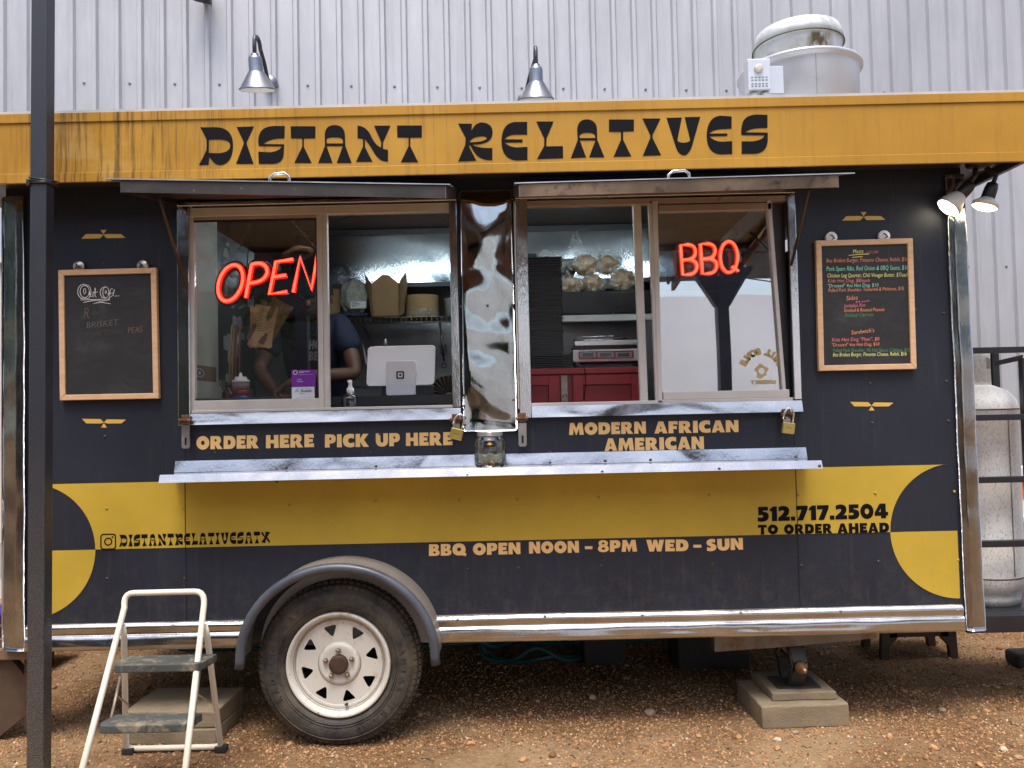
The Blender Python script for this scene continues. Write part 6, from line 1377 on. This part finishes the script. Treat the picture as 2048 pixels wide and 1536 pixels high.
for (px, py, r_, lb_) in ((1098, 535, 25, "bag of buns sitting nearest the takeout tray stack"), (1171, 532, 25, "bag of buns in the middle of the upper row"), (1214, 530, 23, "bag of buns to the right in the upper row"), (1142, 572, 22, "small pale bag of buns low beside the takeout tray stack"), (1184, 568, 23, "bag of buns in the middle of the lower row"), (1245, 562, 27, "bag of buns nearest the sliding window stile")):
    p = at(px, py, BYr + .08); rad = r_ / F_PX * (CAM_D + BYr); t = thing("bun_bag", lb_, "bag of buns", tuple(p - Vector((0, 0, rad * .8))), "clear bags of buns")
    m = MB(); m.ball(p, rad, 3, (1, .9, .88), .25); m.build("buns", bun, t)
    m = MB(); m.ball(p + Vector((0, -.004, .004)), rad * 1.13, 4, (1.05, 1, .98), .55); m.build("film", film, t)
for px, py, s_ in ((1152, 487, 1), (1196, 500, .6), (1240, 503, .8)):
    p = at(px, py, BYr + .1); t = MB(); rng = random.Random(int(px)); 
    t.grid(lambda u, w: p + Vector((.06 * s_ * (u - .5) * (1.5 - w), .03 * math.sin(u * 11 + w * 6), s_ * (.10 * w - .03) + .012 * math.sin(u * 17))), 18, 12); o = t.build("bag_end", film); tag(o, {1152: "tall twisted end of a clear bag standing above the buns", 1196: "smallest crumpled clear bag end above the buns", 1240: "crumpled clear bag end nearest the sliding window stile"}[px], "bag end")
# neon signs -----------------------------------------------------------------
core = glow("neon core", (1, .047, .024), 3.7); core2 = glow("bright neon core", (1, .10, .035), 4.5); halo = glow("neon halo", (1, .008, .004), .8); bk_ = pm("dark acrylic backing", (.03, .012, .014), .2)
Zo = lambda p: (380 + p[0] / 6.982, 400 + p[1] / 6.982); Zb = lambda p: (1020 + p[0] / 2.6486, 340 + p[1] / 2.6486)
def neon(t, letters, fx, Y, r_, core):
    for pts, closed in letters:
        P = [at(*fx(p), Y) for p in pts]
        m = MB(); m.tube(P, r_, 10, closed); tb_ = m.build("letter_tube", core, t)
        m = MB(); m.tube([p + Vector((0, .009, 0)) for p in P], r_ * 1.75, 10, closed); m.build("halo_tube", halo, tb_)
        m = MB(); m.tube([p + Vector((0, .019, 0)) for p in P], r_ * 3.6, 10, closed, flat=.4); m.build("letter_backing", bk_, tb_)
def q2(a, c, b_, n=8): return [tuple((1-t)**2*x + 2*t*(1-t)*y + t*t*z for x, y, z in zip(a, c, b_)) for t in [i / n for i in range(n + 1)]]
op = thing("neon_sign", "red neon sign reading OPEN hung behind the left window pane", "neon sign", tuple(at(540, 550, .05)))
neon(op, [([(563 + 170 * math.cos(k * .1745) + 37 * math.sin(k * .1745), 1158 - 252 * math.sin(k * .1745) - 25 * math.cos(k * .1745)) for k in range(36)], True),
  ([(775, 1365), (860, 900)] + q2((870, 895), (960, 872), (1000, 890)) + q2((1000, 890), (1085, 930), (1075, 1020)) + q2((1075, 1020), (1040, 1115), (930, 1145)) + [(825, 1162)], False),
  ([(1435, 830), (1197, 862), (1107, 1313), (1350, 1280)], False), ([(1340, 1050), (1162, 1075)], False), ([(1440, 1285), (1535, 805), (1695, 1250), (1780, 750)], False)], Zo, .05, .0062, core)
chm = pm("dark chain", (.05, .045, .04), .4, .7)
def chain(t, p, q, n_):
    m = MB()
    for k in range(n_):
        c0 = p.lerp(q, (k + .5) / n_); d = (q - p).normalized(); L = (q - p).length / n_ * .64; s_ = Vector((0, 1, 0)) if k % 2 else d.cross(Vector((0, 1, 0)))
        m.tube([c0 + d * L * math.cos(a_ * .785) + s_ * .0055 * math.sin(a_ * .785) for a_ in range(8)], .0016, 5, True)
    m.build("chain", chm, t)
chain(op, at(509, 424, .055), at(478, 497, .07), 13); chain(op, at(568, 424, .055), at(634, 500, .07), 15)
m = MB(); m.tube([at(505, 430, .08), at(498, 480, .08), at(493, 545, .08)], .0022, 5); m.build("power_cord", ink, op)
bb = thing("neon_sign", "red neon sign reading BBQ hung behind the right window pane", "neon sign", tuple(at(1418, 520, .05)))
B1 = [(905, 397)] + q2((945, 395), (985, 398), (983, 435)) + q2((983, 435), (980, 470), (940, 474)) + q2((955, 474), (993, 480), (991, 515)) + q2((991, 515), (985, 552), (945, 553)) + [(915, 554)]
Bs = [((905, 397), (915, 554))]
sh_ = lambda P: [(x + 105, y - 5) for x, y in P]
neon(bb, [(B1, True), ([(912, 476), (945, 474)], False), (sh_(B1), True), ([(1017, 471), (1050, 469)], False), ([(1161 + 46 * math.cos(k * .1745), 460 + 82 * math.sin(k * .1745)) for k in range(36)], True), ([(1176, 510), (1212, 536)], False)], Zb, .05, .0058, core2)
m = MB(); m.prism([at(*Zb(p), .066) for p in ((865, 375), (1240, 365), (1250, 555), (875, 568))], (0, .004, 0)); m.build("acrylic_plate", glass("clear acrylic", .05, (.75, .7, .72)), bb)
chain(bb, at(1443, 410, .06), at(1475, 470, .07), 12); chain(bb, at(1372, 415, .06), at(1358, 470, .07), 11)
m = MB(); m.tube([at(1415, 480, .08), at(1440, 455, .08), at(1495, 412, .08)], .0025, 5); m.build("power_cord", ink, bb)
m = MB(); m.prism([at(1428, 492, .8), at(1510, 412, .8), at(1548, 412, .8), at(1460, 498, .8)], (0, .02, 0)); o = m.build("ceiling_duct", pm("grey duct", (.35, .36, .35), .4, .3)); tag(o, "slanting grey duct panel on the ceiling above the BBQ neon sign", "duct")
# =================================================================== PERSON
skin = pm("brown skin", (.15, .072, .040), .5, 0, .12, 14); navy = pm("navy t-shirt", (.020, .028, .058), .85, 0, .2, 20)
PV = Vector((-1.05, 1.02, 1.40))
me_t = thing("person", "person in a navy printed t-shirt leaning over the counter behind the order window", "person", (PV.x, PV.y, .53))
def skinmesh(name, verts, edges, mat, parent, sub=2, root=0):
    me = bpy.data.meshes.new(name); me.from_pydata([tuple(v[0]) for v in verts], edges, []); o = link_mesh(name, me, mat, parent)
    sk = o.modifiers.new("skin", 'SKIN'); sk.use_smooth_shade = True
    lay = me.skin_vertices[0].data if me.skin_vertices else None
    if lay is None:
        me.attributes; bm = bmesh.new(); bm.from_mesh(me); bm.verts.layers.skin.verify(); bm.to_mesh(me); bm.free(); lay = me.skin_vertices[0].data
    for s_, v in zip(lay, verts): s_.radius = (v[1], v[2] if len(v) > 2 else v[1]); s_.use_root = False
    lay[root].use_root = True
    ss = o.modifiers.new("subdivision", 'SUBSURF'); ss.levels = sub; ss.render_levels = sub
    return o
SR, SL = at(688, 655, .74), at(552, 668, .74); NK = at(628, 640, .70); HD = at(630, 596, .61)
ER, WRr = at(712, 748, .64), at(612, 752, .44); EL, WL = at(516, 742, .66), at(548, 782, .46)
CH = (SR + SL) / 2 + Vector((0, .03, -.10)); BL_ = CH.lerp(PV, .55)
V = [(PV, .10, .08), (BL_, .09, .07), (CH, .09, .065), (NK + Vector((0, .02, -.03)), .055), (NK.lerp(HD, .5), .05), (HD + Vector((0, .01, -.02)), .075, .088), (HD + Vector((0, .02, .065)), .07, .08),
     (SR, .05), (SR.lerp(ER, .5), .046), (ER, .042), (ER.lerp(WRr, .5), .038), (WRr, .027), (SL, .05), (SL.lerp(EL, .5), .046), (EL, .042), (EL.lerp(WL, .5), .038), (WL, .027),
     (PV + Vector((.1, -.02, -.06)), .09), (Vector((PV.x + .11, .95, .97)), .062), (Vector((PV.x + .11, 1.0, .60)), .042), (PV + Vector((-.1, -.02, -.06)), .09), (Vector((PV.x - .11, .95, .97)), .062), (Vector((PV.x - .11, 1.0, .60)), .042)]
Ed = [(0, 1), (1, 2), (2, 3), (3, 4), (4, 5), (5, 6), (2, 7), (7, 8), (8, 9), (9, 10), (10, 11), (2, 12), (12, 13), (13, 14), (14, 15), (15, 16), (0, 17), (17, 18), (18, 19), (0, 20), (20, 21), (21, 22)]
def hand(W, dirv, side):
    d = dirv.normalized(); s_ = d.cross(Vector((0, 0, 1))).normalized() * side; dn = Vector((0, 0, -1)); base = len(V) ; par = {11: 11, 16: 16}
    w = 11 if side > 0 else 16
    V.append((W + d * .045, .028, .018)); Ed.append((w, base)); V.append((W + d * .075, .032, .015)); Ed.append((base, base + 1))
    for k, (o_, L) in enumerate(((-.026, .062), (-.009, .074), (.009, .07), (.025, .054))):
        i = len(V); p = W + d * .085 + s_ * o_
        V.extend([(p, .010), (p + d * L * .5 + dn * .010, .0088), (p + d * L * .85 + dn * .035, .0075)]); Ed.extend([(base + 1, i), (i, i + 1), (i + 1, i + 2)])
    i = len(V); p = W + d * .05 - s_ * .035; V.extend([(p, .011), (p + d * .03 - s_ * .014 + dn * .01, .0095), (p + d * .052 - s_ * .008 + dn * .022, .008)]); Ed.extend([(base, i), (i, i + 1), (i + 1, i + 2)])
hand(WRr, at(560, 770, .40) - WRr, 1); hand(WL, at(572, 790, .40) - WL, -1)
body = skinmesh("body", V, Ed, skin, me_t)
TV = [(PV + Vector((0, 0, -.04)), .155, .125), (BL_, .160, .125), (CH, .175, .132), (CH.lerp(NK, .72), .095, .085), (SR + Vector((-.02, .01, .0)), .088), (SR.lerp(ER, .30), .076), (SR.lerp(ER, .60), .070), (SL + Vector((.02, .01, 0)), .088), (SL.lerp(EL, .30), .070), (SL.lerp(EL, .60), .066)]
shirt = skinmesh("t_shirt", TV, [(0, 1), (1, 2), (2, 3), (2, 4), (4, 5), (5, 6), (2, 7), (7, 8), (8, 9)], navy, me_t)
jean = skinmesh("trousers", [(PV + Vector((0, 0, -.08)), .145, .12), (PV + Vector((.1, -.02, -.10)), .10), (Vector((PV.x + .11, .95, .97)), .078), (Vector((PV.x + .11, 1.0, .60)), .062), (PV + Vector((-.1, -.02, -.10)), .10), (Vector((PV.x - .11, .95, .97)), .078), (Vector((PV.x - .11, 1.0, .60)), .062)], [(0, 1), (1, 2), (2, 3), (0, 4), (4, 5), (5, 6)], pm("dark jeans", (.03, .035, .05), .9), me_t)
for sx_ in (-.11, .11):
    m = MB(); m.ball((PV.x + sx_, .94, .565), 1, 2, (.05, .13, .04)); m.build("shoe", pm("dark shoe", (.02, .02, .02), .6), me_t)
hairm = pm("black hair", (.012, .010, .009), .8, 0, .3, 60, .004, 120); fwd = Vector((-.15, -.93, -.35)).normalized()
m = MB(); m.ball(HD + Vector((0, .025, .04)), .1, 3, (.90, .98, .86), .12); m.build("hair", hairm, me_t)
m = MB(); m.ball(HD + fwd * .055 + Vector((0, 0, -.062)), .055, 3, (1.05, .8, .85), .15); m.build("beard", hairm, me_t)
m = MB(); m.ball(HD + fwd * .095 + Vector((0, 0, -.008)), .016, 2, (.95, 1, 1.3)); m.ball(HD + fwd * .088 + Vector((0, 0, -.043)), .017, 2, (1.5, .5, .45)); 
for sx_ in (-1, 1): m.ball(HD + Vector((sx_ * .082, .02, -.005)), .02, 2, (.4, .8, 1.3))
m.build("face_features", skin, body)
for sx_ in (-1, 1):
    m = MB(); m.ball(HD + fwd * .077 + Vector((sx_ * .032, 0, .018)), .008, 2); m.build("eye", pm("eye white", (.10, .09, .08), .2), body); m = MB(); m.box(HD + fwd * .088 + Vector((sx_ * .032 - .02, -.004, .034)), HD + fwd * .088 + Vector((sx_ * .032 + .02, .004, .040))); m.build("eyebrow", hairm, body)
sp_ = pm("grey shirt print", (.34, .37, .42), .8)
ms = []
for s, a, b_, h in (("HOU", (594, 692), (628, 691), 19), ("BBQ", (591, 715), (626, 714), 19)):
    a_, bb_ = at(*a, .45), at(*b_, .45); me = fill_mesh([[(x * 1.0 + z * .18, z) for x, z in c] for c in heavy_line(s, (a_.x, a_.z), (bb_.x, bb_.z), h / F_PX * (CAM_D + .45), .06)], "shirt_print", 0)
    z0_ = a_.z; me.transform(Matrix.Translation((-.18 * z0_, 0, 0))); bmx = bmesh.new(); bmx.from_mesh(me); bmesh.ops.triangulate(bmx, faces=bmx.faces[:]); bmesh.ops.subdivide_edges(bmx, edges=[e for e in bmx.edges if e.calc_length() > .008], cuts=2); bmx.to_mesh(me); bmx.free(); ms.append(stand(me, .45))
pr_ = link_mesh("shirt_print", join_meshes(ms, "shirt_print"), sp_, shirt)
sw = pr_.modifiers.new("wrap", 'SHRINKWRAP'); sw.target = shirt; sw.wrap_method = 'PROJECT'; sw.use_project_x = False; sw.use_project_y = True; sw.use_project_z = False; sw.use_positive_direction = True; sw.use_negative_direction = False; sw.offset = .004
